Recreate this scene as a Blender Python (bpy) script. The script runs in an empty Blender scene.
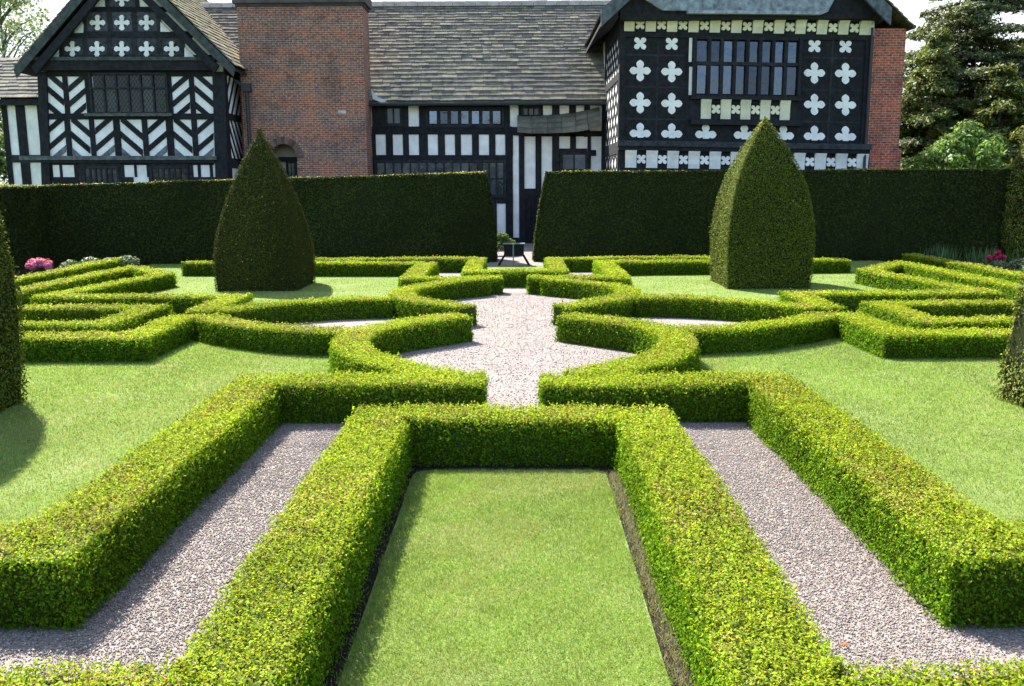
import bpy, math, random
import numpy as np
from mathutils import Matrix, Vector
rng = np.random.default_rng(7); random.seed(7)
sc = bpy.context.scene
COL = sc.collection

# ------------------------------------------------------------------ camera model
F, PITCH, H, YAW, ROLL = 920.0, math.radians(9.93), 3.0, math.radians(0.36), math.radians(0.30)
def ray(x, y):
    x, y = x-512, y-343
    c, s = math.cos(ROLL), math.sin(ROLL)
    x, y = x*c-y*s, x*s+y*c
    a, b, g = x/F, 1.0, -y/F
    c, s = math.cos(PITCH), math.sin(PITCH)
    b, g = b*c+g*s, -b*s+g*c
    c, s = math.cos(YAW), math.sin(YAW)
    return Vector((a*c-b*s, a*s+b*c, g))
def q(x, y, Y):
    """point of the photograph carried to the upright plane at depth Y -> (X, Z)"""
    d = ray(x, y); t = Y/d.y
    return (d.x*t, H+d.z*t)
def qx(x, y, X):
    """the same on an upright plane at constant X -> (Y, Z)"""
    d = ray(x, y); t = X/d.x
    return (d.y*t, H+d.z*t)

# ------------------------------------------------------------------ tagging
def tag(o, label=None, cat=None, group=None, kind=None):
    if label: o['label'] = label
    if cat: o['category'] = cat
    if group: o['group'] = group
    if kind: o['kind'] = kind
    return o
def empty(name, loc, label, cat, group=None):
    o = bpy.data.objects.new(name, None); COL.objects.link(o); o.location = loc
    o.empty_display_size = 0.3
    return tag(o, label, cat, group)
def adopt(o, parent):
    if parent is not None:
        o.parent = parent
        # every mesh is written in world coordinates; only an Empty at a thing's base carries an offset
        o.matrix_parent_inverse = Matrix.Translation(-parent.location) if parent.type == 'EMPTY' else Matrix()
    return o

# ------------------------------------------------------------------ numpy meshes
def np_mesh(name, V, Fq, mat, parent=None, col=None, smooth=False):
    """V (n,3); Fq list of int arrays, each (m,k) with one k per array; col (sum m, 3) a colour of each face"""
    if not isinstance(Fq, list): Fq = [Fq]
    Fq = [np.asarray(f, dtype=np.int32) for f in Fq if len(f)]
    me = bpy.data.meshes.new(name)
    V = np.asarray(V, dtype=np.float32)
    me.vertices.add(len(V)); me.vertices.foreach_set('co', V.ravel())
    loops = np.concatenate([f.ravel() for f in Fq])
    tot = np.concatenate([np.full(len(f), f.shape[1], dtype=np.int32) for f in Fq])
    start = np.concatenate([[0], np.cumsum(tot)[:-1]]).astype(np.int32)
    me.loops.add(len(loops)); me.loops.foreach_set('vertex_index', loops)
    me.polygons.add(len(tot)); me.polygons.foreach_set('loop_start', start)
    me.polygons.foreach_set('loop_total', tot)
    if smooth: me.polygons.foreach_set('use_smooth', np.ones(len(tot), dtype=bool))
    me.update(calc_edges=True)
    if col is not None:
        a = me.attributes.new('tint', 'FLOAT_COLOR', 'FACE')
        c = np.ones((len(tot), 4), dtype=np.float32); c[:, :3] = col
        a.data.foreach_set('color', c.ravel())
    me.materials.append(mat)
    o = bpy.data.objects.new(name, me); COL.objects.link(o)
    adopt(o, parent)
    return o

class MB:
    """collects prisms, boxes and tubes; build() links them as ONE mesh"""
    def __init__(s): s.v = []; s.f = []; s.c = []; s.n = 0
    def add(s, vs, fs, c=(1, 1, 1)):
        for f in fs: s.f.append([i+s.n for i in f]); s.c.append(c)
        s.v += [tuple(v) for v in vs]; s.n += len(vs)
    def hexa(s, p, c=(1, 1, 1)):   # p: 4 front + 4 back corners
        s.add(p, [(0, 1, 2, 3), (7, 6, 5, 4), (0, 4, 5, 1), (1, 5, 6, 2), (2, 6, 7, 3), (3, 7, 4, 0)], c)
    def box(s, x0, x1, y0, y1, z0, z1, c=(1, 1, 1)):
        s.hexa([(x0, y0, z0), (x1, y0, z0), (x1, y0, z1), (x0, y0, z1), (x0, y1, z0), (x1, y1, z0), (x1, y1, z1), (x0, y1, z1)], c)
    def prism(s, poly, y0, y1, c=(1, 1, 1)):   # poly in (X,Z), run from y0 (front) to y1
        n = len(poly)
        vs = [(x, y0, z) for x, z in poly]+[(x, y1, z) for x, z in poly]
        fs = [tuple(range(n)), tuple(range(2*n-1, n-1, -1))]
        fs += [(i, i+n, (i+1) % n+n, (i+1) % n) for i in range(n)]
        s.add(vs, fs, c)
    def prismx(s, poly, x0, x1, c=(1, 1, 1)):   # poly in (Y,Z)
        n = len(poly)
        vs = [(x0, y, z) for y, z in poly]+[(x1, y, z) for y, z in poly]
        fs = [tuple(range(n)), tuple(range(2*n-1, n-1, -1))]
        fs += [(i, i+n, (i+1) % n+n, (i+1) % n) for i in range(n)]
        s.add(vs, fs, c)
    def beam(s, a, b, w, h, c=(1, 1, 1), up=(0, 0, 1)):
        a, b = Vector(a), Vector(b); d = (b-a).normalized()
        r = d.cross(Vector(up)).normalized(); u = r.cross(d)
        vs = []
        for p in (a, b):
            for i, j in ((-1, -1), (1, -1), (1, 1), (-1, 1)): vs.append(p+r*(i*w/2)+u*(j*h/2))
        s.add(vs, [(0, 1, 2, 3), (7, 6, 5, 4), (0, 4, 5, 1), (1, 5, 6, 2), (2, 6, 7, 3), (3, 7, 4, 0)], c)
    def tube(s, pts, rad, n=8, c=(1, 1, 1)):
        pts = [Vector(p) for p in pts]; rings = []
        if not hasattr(rad, '__len__'): rad = [rad]*len(pts)
        for i, p in enumerate(pts):
            d = (pts[min(i+1, len(pts)-1)]-pts[max(i-1, 0)]).normalized()
            r = d.cross(Vector((0, 0, 1)) if abs(d.z) < .9 else Vector((1, 0, 0))).normalized(); u = r.cross(d)
            rings.append([p+r*(math.cos(2*math.pi*k/n)*rad[i])+u*(math.sin(2*math.pi*k/n)*rad[i]) for k in range(n)])
        vs = [v for g in rings for v in g]; fs = []
        for i in range(len(pts)-1):
            for k in range(n): fs.append((i*n+k, i*n+(k+1) % n, (i+1)*n+(k+1) % n, (i+1)*n+k))
        fs.append(tuple(range(n-1, -1, -1))); fs.append(tuple((len(pts)-1)*n+k for k in range(n)))
        s.add(vs, fs, c)
    def build(s, name, mat, parent=None, bevel=0, smooth=False):
        me = bpy.data.meshes.new(name); me.from_pydata(s.v, [], s.f); me.update()
        a = me.attributes.new('tint', 'FLOAT_COLOR', 'FACE')
        c = np.ones((len(s.f), 4), dtype=np.float32); c[:, :3] = np.array(s.c)
        a.data.foreach_set('color', c.ravel())
        import bmesh
        bm = bmesh.new(); bm.from_mesh(me); bmesh.ops.recalc_face_normals(bm, faces=bm.faces); bm.to_mesh(me); bm.free()
        if smooth: me.polygons.foreach_set('use_smooth', np.ones(len(me.polygons), dtype=bool))
        me.materials.append(mat)
        o = bpy.data.objects.new(name, me); COL.objects.link(o); adopt(o, parent)
        if bevel:
            m = o.modifiers.new('bevel', 'BEVEL'); m.width = bevel; m.segments = 1; m.limit_method = 'ANGLE'
        return o

# ------------------------------------------------------------------ materials
def new_mat(name):
    m = bpy.data.materials.new(name); m.use_nodes = True
    nt = m.node_tree; nt.nodes.clear()
    out = nt.nodes.new('ShaderNodeOutputMaterial')
    return m, nt, out
def N(nt, t, **kw):
    n = nt.nodes.new(t)
    for k, v in kw.items(): setattr(n, k, v)
    return n
def ramp(nt, stops, src, interp='LINEAR'):
    r = N(nt, 'ShaderNodeValToRGB'); r.color_ramp.interpolation = interp
    e = r.color_ramp.elements
    while len(e) < len(stops): e.new(0.5)
    for i, (p, c) in enumerate(stops): e[i].position = p; e[i].color = (*c, 1)
    nt.links.new(src, r.inputs[0]); return r.outputs[0]
def noise(nt, scale, detail=4, vec=None, rough=.55):
    n = N(nt, 'ShaderNodeTexNoise'); n.inputs['Scale'].default_value = scale
    n.inputs['Detail'].default_value = detail; n.inputs['Roughness'].default_value = rough
    if vec is not None: nt.links.new(vec, n.inputs['Vector'])
    return n.outputs['Fac']
def mix(nt, a, b, fac=.5, mode='MIX'):
    m = N(nt, 'ShaderNodeMix', data_type='RGBA', blend_type=mode)
    for s, v in ((m.inputs[0], fac), (m.inputs[6], a), (m.inputs[7], b)):
        if hasattr(v, 'is_linked'): nt.links.new(v, s)
        elif hasattr(v, '__len__'): s.default_value = (*v, 1)
        else: s.default_value = v
    return m.outputs[2]
def pos(nt): return N(nt, 'ShaderNodeNewGeometry').outputs['Position']
def principled(nt, out, color, rough=.8, bump=None, bstr=.3, bdist=.02, metal=0, spec=.3):
    p = N(nt, 'ShaderNodeBsdfPrincipled')
    if hasattr(color, 'is_linked'): nt.links.new(color, p.inputs['Base Color'])
    else: p.inputs['Base Color'].default_value = (*color, 1)
    p.inputs['Roughness'].default_value = rough; p.inputs['Metallic'].default_value = metal
    p.inputs['Specular IOR Level'].default_value = spec
    if bump is not None:
        b = N(nt, 'ShaderNodeBump'); b.inputs['Strength'].default_value = bstr; b.inputs['Distance'].default_value = bdist
        nt.links.new(bump, b.inputs['Height']); nt.links.new(b.outputs[0], p.inputs['Normal'])
    nt.links.new(p.outputs[0], out.inputs['Surface']); return p
def tint(nt): return N(nt, 'ShaderNodeAttribute', attribute_name='tint').outputs['Color']

def leaf_mat(name, transl=.3, rough=.55, spec=.25):
    m, nt, out = new_mat(name)
    p = N(nt, 'ShaderNodeBsdfPrincipled'); t = N(nt, 'ShaderNodeBsdfTranslucent'); c = tint(nt)
    nt.links.new(c, p.inputs['Base Color']); p.inputs['Roughness'].default_value = rough
    p.inputs['Specular IOR Level'].default_value = spec
    nt.links.new(mix(nt, c, (1.25, 1.2, .5), 1, 'MULTIPLY'), t.inputs['Color'])
    s = N(nt, 'ShaderNodeMixShader'); s.inputs[0].default_value = transl
    nt.links.new(p.outputs[0], s.inputs[1]); nt.links.new(t.outputs[0], s.inputs[2])
    nt.links.new(s.outputs[0], out.inputs['Surface']); return m
M = {}
M['box'] = leaf_mat('box_leaves', .42, .65, .1)
M['yew'] = leaf_mat('yew_leaves', .1, .7, .06)
M['leaf'] = leaf_mat('tree_leaves', .3)
M['grass'] = leaf_mat('grass_blade', .35, .6, .2)
M['petal'] = leaf_mat('petal', .3, .6)
def tint_mat(name, rough=.85, nscale=3, namt=.35, spec=.2, bstr=.3, bscale=40):
    m, nt, out = new_mat(name); p = pos(nt)
    n = ramp(nt, [(.3, (1-namt,)*3), (.7, (1+namt*.3,)*3)], noise(nt, nscale, 6, p))
    principled(nt, out, mix(nt, tint(nt), n, 1, 'MULTIPLY'), rough, noise(nt, bscale, 4, p), bstr, .02, 0, spec); return m
M['plaster'] = tint_mat('white_plaster', .9, 2.2, .2, .1, .2)
M['timber'] = tint_mat('black_timber', .8, 5, .6, .2, .6, 30)
M['slate'] = tint_mat('stone_slate', .9, 4, .45, .2, .6, 18)
M['stone'] = tint_mat('worn_stone', .9, 2, .4, .2, .5, 20)
M['bark'] = tint_mat('bark', .9, 6, .4, .1, .6, 15)
M['metal'] = tint_mat('dark_metal', .5, 8, .2, .4, .1)
M['pebble'] = tint_mat('pebble', .8, 60, .2, .25, .2, 200)

def mk_glass(name, metal):
    m, nt, out = new_mat(name); p = pos(nt)
    pr = principled(nt, out, mix(nt, tint(nt), (1, 1, 1), 0), .08, noise(nt, 1.7, 3, p), .4, .06, metal, .5 if metal else .22)
    return m
M['glass'] = mk_glass('old_window_glass', .0); M['sky_glass'] = mk_glass('reflecting_window_glass', .8)

def mk_brick():
    m, nt, out = new_mat('old_red_brick')
    g = N(nt, 'ShaderNodeSeparateXYZ'); nt.links.new(pos(nt), g.inputs[0])
    ad = N(nt, 'ShaderNodeMath', operation='ADD'); nt.links.new(g.outputs[0], ad.inputs[0]); nt.links.new(g.outputs[1], ad.inputs[1])
    cb = N(nt, 'ShaderNodeCombineXYZ'); nt.links.new(ad.outputs[0], cb.inputs[0]); nt.links.new(g.outputs[2], cb.inputs[1])
    b = N(nt, 'ShaderNodeTexBrick'); nt.links.new(cb.outputs[0], b.inputs['Vector'])
    b.inputs['Scale'].default_value = 1.0; b.inputs['Brick Width'].default_value = .26; b.inputs['Row Height'].default_value = .098
    b.inputs['Mortar Size'].default_value = .014; b.inputs['Mortar Smooth'].default_value = .3; b.inputs['Bias'].default_value = -.1
    b.inputs['Color1'].default_value = (.345, .115, .058, 1); b.inputs['Color2'].default_value = (.145, .078, .06, 1)
    b.inputs['Mortar'].default_value = (.36, .32, .27, 1)
    n = ramp(nt, [(.34, (.62, .64, .66)), (.5, (1, 1, 1)), (.66, (1.35, 1.1, .95))], noise(nt, .8, 7, pos(nt), .72))
    n2 = ramp(nt, [(.35, (.55, .55, .6)), (.6, (1.1, 1.1, 1.1))], noise(nt, 7, 3, cb.outputs[0]))
    c = mix(nt, mix(nt, b.outputs['Color'], n, 1, 'MULTIPLY'), n2, .8, 'MULTIPLY')
    c = mix(nt, c, tint(nt), 1, 'MULTIPLY')
    principled(nt, out, c, .9, b.outputs['Fac'], -.5, .02, 0, .15); return m
M['brick'] = mk_brick()

def mk_ground(name, lo, hi, s1, s2, bs=60, bstr=.5, third=None):
    m, nt, out = new_mat(name); p = pos(nt)
    a = ramp(nt, [(.25, lo), (.75, hi)], noise(nt, s1, 8, p, .7))
    f = ramp(nt, [(.35, (.72,)*3), (.65, (1.18,)*3)], noise(nt, s2, 6, p, .75))
    c = mix(nt, a, f, 1, 'MULTIPLY')
    if third: c = mix(nt, c, third, ramp(nt, [(.5, (0,)*3), (.72, (.65,)*3)], noise(nt, .9, 5, p, .6)))
    principled(nt, out, c, .95, noise(nt, bs, 3, p), bstr, .03, 0, .1); return m
M['lawn'] = mk_ground('lawn_turf', (.11, .17, .033), (.185, .245, .062), 1.1, 28, 70, .7, (.22, .26, .105))
M['ground'] = mk_ground('rough_ground', (.06, .10, .03), (.11, .15, .05), .4, 9)
M['soil'] = mk_ground('soil', (.012, .009, .007), (.035, .027, .02), 6, 40, 60, .9)

def mk_gravel():
    m, nt, out = new_mat('pinkish_gravel'); p = pos(nt)
    v = N(nt, 'ShaderNodeTexVoronoi'); v.inputs['Scale'].default_value = 76; nt.links.new(p, v.inputs['Vector'])
    s = N(nt, 'ShaderNodeSeparateColor'); nt.links.new(v.outputs['Color'], s.inputs[0])
    c = ramp(nt, [(0, (.125, .104, .094)), (.3, (.18, .152, .138)), (.7, (.23, .196, .179)), (1, (.31, .272, .253))], s.outputs[0])
    n = ramp(nt, [(.3, (.86,)*3), (.7, (1.1,)*3)], noise(nt, 1.6, 5, p))
    principled(nt, out, mix(nt, c, n, 1, 'MULTIPLY'), .85, v.outputs['Distance'], -.8, .02, 0, .2); return m
M['gravel'] = mk_gravel()

# ------------------------------------------------------------------ leaf scattering
def unit(a): return a/np.maximum(np.linalg.norm(a, axis=-1, keepdims=True), 1e-9)
def leaves(P, Nn, L, W, colors, spread=.8, up=.35, fold=.25):
    """one kite-shaped leaf at each point; L, W arrays"""
    n = len(P)
    nn = unit(Nn+spread*rng.normal(size=(n, 3))+np.array([0, 0, up]))
    t = unit(np.cross(nn, rng.normal(size=(n, 3))))
    t = unit(t+Nn*.35+np.array([0, 0, .25])); t = unit(t-nn*np.sum(t*nn, axis=1, keepdims=True))
    s = np.cross(nn, t)
    L = L[:, None]; W = W[:, None]
    v = np.stack([P-t*L*.5, P+s*W*.5+nn*W*fold, P+t*L*.5, P-s*W*.5+nn*W*fold], axis=1).reshape(-1, 3)
    f = np.arange(4*n, dtype=np.int32).reshape(n, 4)
    return v, f, colors
def palette(n, cols, weights, var=.25):
    cols = np.array(cols); k = rng.choice(len(cols), size=n, p=np.array(weights)/sum(weights))
    c = cols[k]*(1+var*rng.normal(size=(n, 1)))*(1+.08*rng.normal(size=(n, 3)))
    return np.clip(c, .002, .9)
def wob(P, s, seed=0):
    """cheap smooth noise, about -1..1"""
    r = np.random.default_rng(seed); o = np.zeros(len(P))
    for k in range(5):
        d = r.normal(size=3)*s*(1+.6*k); o += np.sin(P@d+r.uniform(0, 6.28))/(1+.5*k)
    return o/2.2

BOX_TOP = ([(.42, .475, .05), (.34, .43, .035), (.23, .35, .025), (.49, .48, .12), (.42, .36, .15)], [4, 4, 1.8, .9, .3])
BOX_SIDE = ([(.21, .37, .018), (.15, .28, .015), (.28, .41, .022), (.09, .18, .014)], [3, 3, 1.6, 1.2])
X0 = -0.06

def resample(pts, step):
    pts = np.array(pts, float); out = [pts[0]]
    for a, b in zip(pts[:-1], pts[1:]):
        k = max(1, int(math.ceil(np.linalg.norm(b-a)/step)))
        for i in range(1, k+1): out.append(a+(b-a)*i/k)
    return np.array(out)
def catmull(pts, k=5):
    p = [np.array(a, float) for a in pts]; p = [2*p[0]-p[1]]+p+[2*p[-1]-p[-2]]; o = []
    for i in range(1, len(p)-2):
        for j in range(k):
            t = j/k
            o.append(.5*((2*p[i])+(-p[i-1]+p[i+1])*t+(2*p[i-1]-5*p[i]+4*p[i+1]-p[i+2])*t*t+(-p[i-1]+3*p[i]-3*p[i+1]+p[i+2])*t**3))
    o.append(p[-2]); return np.array(o)

def strip(path, w, h, step=.25):
    """mitred strip -> quads (a,b,c,d), normals, for the top, both sides and both ends"""
    p = resample(path, step); n = len(p)
    d = np.diff(p, axis=0); d = d/np.linalg.norm(d, axis=1, keepdims=True)
    nl = np.stack([-d[:, 1], d[:, 0]], axis=1)
    off = np.zeros((n, 2))
    for i in range(n):
        a = nl[max(i-1, 0)]; b = nl[min(i, n-2)]
        m = a+b; m = m/np.linalg.norm(m); off[i] = m/max(.45, np.dot(m, b))
    Lp = p+off*w/2; Rp = p-off*w/2
    quads = []
    def Q(a, b, c, e): quads.append((a, b, c, e))
    def v3(xy, z): return np.array([xy[0], xy[1], z])
    b_ = .035   # sides lean in a little towards the top
    Lt = p+off*(w/2-b_); Rt = p-off*(w/2-b_)
    for i in range(n-1):
        Q(v3(Lt[i], h), v3(Rt[i], h), v3(Rt[i+1], h), v3(Lt[i+1], h))
        Q(v3(Lp[i], 0), v3(Lt[i], h), v3(Lt[i+1], h), v3(Lp[i+1], 0))
        Q(v3(Rt[i], h), v3(Rp[i], 0), v3(Rp[i+1], 0), v3(Rt[i+1], h))
    Q(v3(Rp[0], 0), v3(Rt[0], h), v3(Lt[0], h), v3(Lp[0], 0))
    Q(v3(Lp[-1], 0), v3(Lt[-1], h), v3(Rt[-1], h), v3(Rp[-1], 0))
    return np.array(quads)

def scatter(quads, dens_fn, cam=np.array([0, 0, 3.0]), back=.45):
    """points and normals over quads; dens_fn(distance) -> leaf length; the far side gets fewer"""
    a, b, c, d = quads[:, 0], quads[:, 1], quads[:, 2], quads[:, 3]
    nr = np.cross(c-a, d-b); area = .5*np.linalg.norm(nr, axis=1); nr = unit(nr)
    ctr = quads.mean(axis=1); dist = np.linalg.norm(ctr-cam, axis=1)
    L = dens_fn(dist); cov = np.where(np.sum(nr*(cam-ctr), axis=1) > 0, 1.0, back)
    cnt = rng.poisson(area*cov*1.25/(.275*L*L))
    idx = np.repeat(np.arange(len(quads)), cnt); m = len(idx)
    u, v = rng.random(m)[:, None], rng.random(m)[:, None]
    P = (a[idx]*(1-u)+b[idx]*u)*(1-v)+(d[idx]*(1-u)+c[idx]*u)*v
    return P, nr[idx], L[idx], idx

def leaf_len(d): return np.clip(.0175+.0012*d, .024, .06)
def core_from(quads, nr_shrink, col):
    a = quads; nr = unit(np.cross(a[:, 2]-a[:, 0], a[:, 3]-a[:, 1]))
    v = (a-nr[:, None, :]*nr_shrink).reshape(-1, 3); v[:, 2] = np.maximum(v[:, 2], -.02)
    f = np.arange(len(v), dtype=np.int32).reshape(-1, 4)
    return v, f, np.tile(np.array(col), (len(f), 1))
def join(parts):
    V, Fs, C, n = [], [], [], 0
    for v, f, c in parts: V.append(v); Fs.append(f+n); C.append(c); n += len(v)
    return np.concatenate(V), np.concatenate(Fs), np.concatenate(C)

def box_hedge(strips, label, seed=0):
    qs = np.concatenate([strip(*s) for s in strips])
    cq = np.concatenate([strip(p_, w_-.11, h_-.055) for p_, w_, h_ in strips])
    for f_ in (qs.reshape(-1, 3), cq.reshape(-1, 3)):
      g_ = f_*np.array([1, 1, 0])      # hand-clipped, so never quite straight
      f_[:, 0] += .022*wob(g_, .9, 31+seed); f_[:, 1] += .022*wob(g_, .9, 32+seed); f_[:, 2] *= 1+.05*wob(g_, 1.0, 33+seed)
    P, Nn, L, idx = scatter(qs, leaf_len)
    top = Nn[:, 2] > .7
    lump = wob(P, 2.6, 3+seed)*.016+wob(P, 9, 5+seed)*.013
    depth = rng.uniform(-.045, .012, len(P))
    shoot = rng.random(len(P)) < .10
    depth[shoot] += rng.uniform(.01, .04, shoot.sum())
    lump += wob(P, 45, 7+seed)*.016
    P = P+Nn*(lump+depth)[:, None]+rng.normal(size=P.shape)*.014; P[:, 2] = np.maximum(P[:, 2], .01)
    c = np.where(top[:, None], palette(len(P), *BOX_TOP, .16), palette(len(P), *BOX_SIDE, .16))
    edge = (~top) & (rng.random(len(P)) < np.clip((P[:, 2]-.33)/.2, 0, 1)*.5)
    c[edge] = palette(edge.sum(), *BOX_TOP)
    patch = wob(P, 1.7, 11+seed)
    brown = top & (patch > .2) & (rng.random(len(P)) < .30)
    c[brown] = palette(brown.sum(), [(.40, .33, .14), (.46, .40, .16), (.30, .23, .10)], [2, 2, .6])
    c *= (1+.14*wob(P, 1.1, 21+seed)+.16*wob(P, 28, 8+seed))[:, None]
    Lr = L*rng.uniform(.7, 1.3, len(P))
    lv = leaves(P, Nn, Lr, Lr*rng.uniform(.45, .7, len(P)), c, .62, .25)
    # new shoots standing out of the clipped surface, thickest along the upper edges
    k = np.where((L < .034) & (P[:, 2] > .3) & (rng.random(len(P)) < .035))[0]
    m = 5; sp = np.repeat(P[k], m, axis=0); sn = np.repeat(Nn[k], m, axis=0)
    ax = unit(sn*.6+np.array([0, 0, .8])+.35*np.repeat(rng.normal(size=(len(k), 3)), m, axis=0)); t_ = np.tile(np.linspace(.1, 1, m), len(k))*np.repeat(rng.uniform(.025, .06, len(k)), m)
    sp = sp+ax*t_[:, None]+rng.normal(size=sp.shape)*.005; sl = np.repeat(L[k], m)*rng.uniform(.6, 1.1, len(sp))
    sh = leaves(sp, ax, sl, sl*.5, palette(len(sp), [(.36, .44, .03), (.28, .40, .025), (.22, .35, .02)], [2, 2, 1]), .8, .2)
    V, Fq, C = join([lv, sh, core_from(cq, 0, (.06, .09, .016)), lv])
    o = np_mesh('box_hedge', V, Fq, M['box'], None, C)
    return tag(o, label, 'hedge', 'clipped box hedges of the knot garden')

# ------------------------------------------------------------------ the knot of box hedges
YM = 18.35
def mir(p, sx): return [(X0+sx*u, y) for u, y in p]
def flip(p): return [(u, 2*YM-y) for u, y in p]
Upath = [(-7.5, 4.17), (-1.44, 4.17), (-1.44, 9.82), (1.44, 9.82), (1.44, 4.17), (7.5, 4.17)]
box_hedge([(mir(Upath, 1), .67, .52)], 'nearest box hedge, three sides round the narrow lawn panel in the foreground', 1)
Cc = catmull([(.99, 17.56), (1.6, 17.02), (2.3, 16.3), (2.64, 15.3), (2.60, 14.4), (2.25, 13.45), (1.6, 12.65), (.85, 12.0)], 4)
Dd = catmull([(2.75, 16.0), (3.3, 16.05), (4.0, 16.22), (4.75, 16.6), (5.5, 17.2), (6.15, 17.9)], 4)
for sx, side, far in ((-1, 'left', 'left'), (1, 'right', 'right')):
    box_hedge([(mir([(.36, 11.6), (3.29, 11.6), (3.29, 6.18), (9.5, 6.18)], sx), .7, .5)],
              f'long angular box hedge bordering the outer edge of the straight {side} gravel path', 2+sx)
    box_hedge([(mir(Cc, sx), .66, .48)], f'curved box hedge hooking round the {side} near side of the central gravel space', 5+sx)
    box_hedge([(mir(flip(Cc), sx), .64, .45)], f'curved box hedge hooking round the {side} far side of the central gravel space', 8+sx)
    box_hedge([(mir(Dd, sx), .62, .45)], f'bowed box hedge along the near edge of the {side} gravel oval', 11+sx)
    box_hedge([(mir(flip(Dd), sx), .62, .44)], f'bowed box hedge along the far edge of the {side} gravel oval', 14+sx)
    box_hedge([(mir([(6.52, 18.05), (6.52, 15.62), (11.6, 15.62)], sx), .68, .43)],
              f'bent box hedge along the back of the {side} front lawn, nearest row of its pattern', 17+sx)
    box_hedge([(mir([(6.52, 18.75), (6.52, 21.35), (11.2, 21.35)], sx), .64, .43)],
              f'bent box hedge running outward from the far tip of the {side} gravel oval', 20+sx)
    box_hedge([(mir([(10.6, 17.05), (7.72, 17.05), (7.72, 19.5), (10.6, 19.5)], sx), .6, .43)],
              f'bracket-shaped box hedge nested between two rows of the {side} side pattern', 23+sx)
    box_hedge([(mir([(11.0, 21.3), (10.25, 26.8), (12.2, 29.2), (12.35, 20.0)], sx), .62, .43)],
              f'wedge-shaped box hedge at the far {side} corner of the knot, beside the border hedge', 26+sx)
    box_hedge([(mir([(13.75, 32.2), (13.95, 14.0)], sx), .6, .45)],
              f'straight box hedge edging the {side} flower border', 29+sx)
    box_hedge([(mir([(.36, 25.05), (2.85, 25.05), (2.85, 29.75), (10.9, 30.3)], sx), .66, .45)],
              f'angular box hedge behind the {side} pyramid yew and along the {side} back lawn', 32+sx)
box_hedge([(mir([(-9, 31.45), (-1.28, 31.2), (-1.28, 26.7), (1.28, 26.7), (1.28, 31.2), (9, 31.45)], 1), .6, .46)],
          'farthest box hedge, crossing the path end and running along the tall dark hedge', 40)

# ------------------------------------------------------------------ yew: tall hedges and topiary
YEW = ([(.040, .054, .011), (.031, .044, .009), (.05, .062, .013), (.023, .034, .008)], [3, 3, 1.5, 1.5])
YEW_LIT = ([(.32, .32, .05), (.23, .26, .042), (.12, .16, .03), (.38, .28, .07)], [3, 3, 2, 1])  # sunlit yew colours; sun on the top leaves is put into the palette
def yew_len(d): return np.clip(.03+.0017*d, .05, .11)
def grid(fn, nu, nv):
    u = np.linspace(0, 1, nu+1); v = np.linspace(0, 1, nv+1)
    p = np.array([[fn(a, b) for b in v] for a in u])
    return np.stack([p[:-1, :-1], p[1:, :-1], p[1:, 1:], p[:-1, 1:]], axis=2).reshape(-1, 4, 3)
def yew(name, qs, label, cat, seed, group=None, pal=YEW, tip=None, jit=(-.07, .02), nshrink=.07, bumps=.03, lenf=yew_len, twig=.1, parent=None, core=None):
    P, Nn, L, idx = scatter(qs, lenf, back=.6)
    P = P+Nn*(wob(P, 2.2, seed)*bumps+wob(P, .7, seed+3)*bumps*1.3+rng.uniform(jit[0], jit[1], len(P)))[:, None]
    s = rng.random(len(P)) < twig; P[s] += Nn[s]*rng.uniform(.0, .05, s.sum())[:, None]
    P[:, 2] = np.maximum(P[:, 2], .02)
    c = palette(len(P), *pal, .16)
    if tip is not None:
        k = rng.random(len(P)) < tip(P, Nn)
        c[k] = palette(k.sum(), *YEW_LIT)  # chosen leaves take the painted sunlit colours
    c *= (1+.16*wob(P, 1.3, seed+9)+.25*wob(P*np.array([1, 1, .25]), .8, seed+4))[:, None]
    Lr = L*rng.uniform(.7, 1.3, len(P))
    lv = leaves(P, Nn, Lr, Lr*rng.uniform(.3, .55, len(P)), np.clip(c, .003, 1), .40, .5)
    V, Fq, C = join([core_from(qs if core is None else core, nshrink if core is None else 0, (.018, .023, .007)), lv])
    o = np_mesh(name, V, Fq, M['yew'], parent, C)
    if label: tag(o, label, cat, group)
    return o
LIT_TOP = lambda P, Nn: np.where(Nn[:, 2] > .6, .85, 0)  # paints the sunlit rim along the hedge tops
def hedge_block(x0b, x1b, x0t, x1t, y0, y1, h0, h1, nx, ny=2):
    """battered block; h0..h1 the top height from left to right"""
    def lerp(a, b, t): return a+(b-a)*t
    bat = .12
    def hx(u): return lerp(h0, h1, u)
    def front(u, v): return (lerp(lerp(x0b, x1b, u), lerp(x0t, x1t, u), v**1.6), y0+bat*v, hx(u)*v)
    def backf(u, v): return (lerp(lerp(x0b, x1b, 1-u), lerp(x0t, x1t, 1-u), v**1.6), y1-bat*v, hx(1-u)*v)
    def top(u, v): return (lerp(x0t, x1t, u), lerp(y0+bat, y1-bat, v), hx(u))
    def endl(u, v): return (lerp(x0b, x0t, v**1.6), lerp(y1-bat*v, y0+bat*v, u), h0*v)
    def endr(u, v): return (lerp(x1b, x1t, v**1.6), lerp(y0+bat*v, y1-bat*v, u), h1*v)
    return np.concatenate([grid(front, nx, 8), grid(backf, nx, 8), grid(top, nx, 3), grid(endl, 3, 8), grid(endr, 3, 8)])
yew('yew_hedge', hedge_block(-18.4, -.78, -18.4, -1.2, 35, 36.3, 2.95, 3.36, 40), 'long tall dark yew hedge left of the central gap, in front of the brick chimney', 'hedge', 51, 'tall yew hedges round the garden', tip=LIT_TOP)
yew('yew_hedge', hedge_block(.62, 18.5, 1.1, 18.5, 35, 36.3, 3.38, 3.38, 40), 'long tall dark yew hedge right of the central gap, below the quatrefoil gable', 'hedge', 52, 'tall yew hedges round the garden', tip=LIT_TOP)
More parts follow.
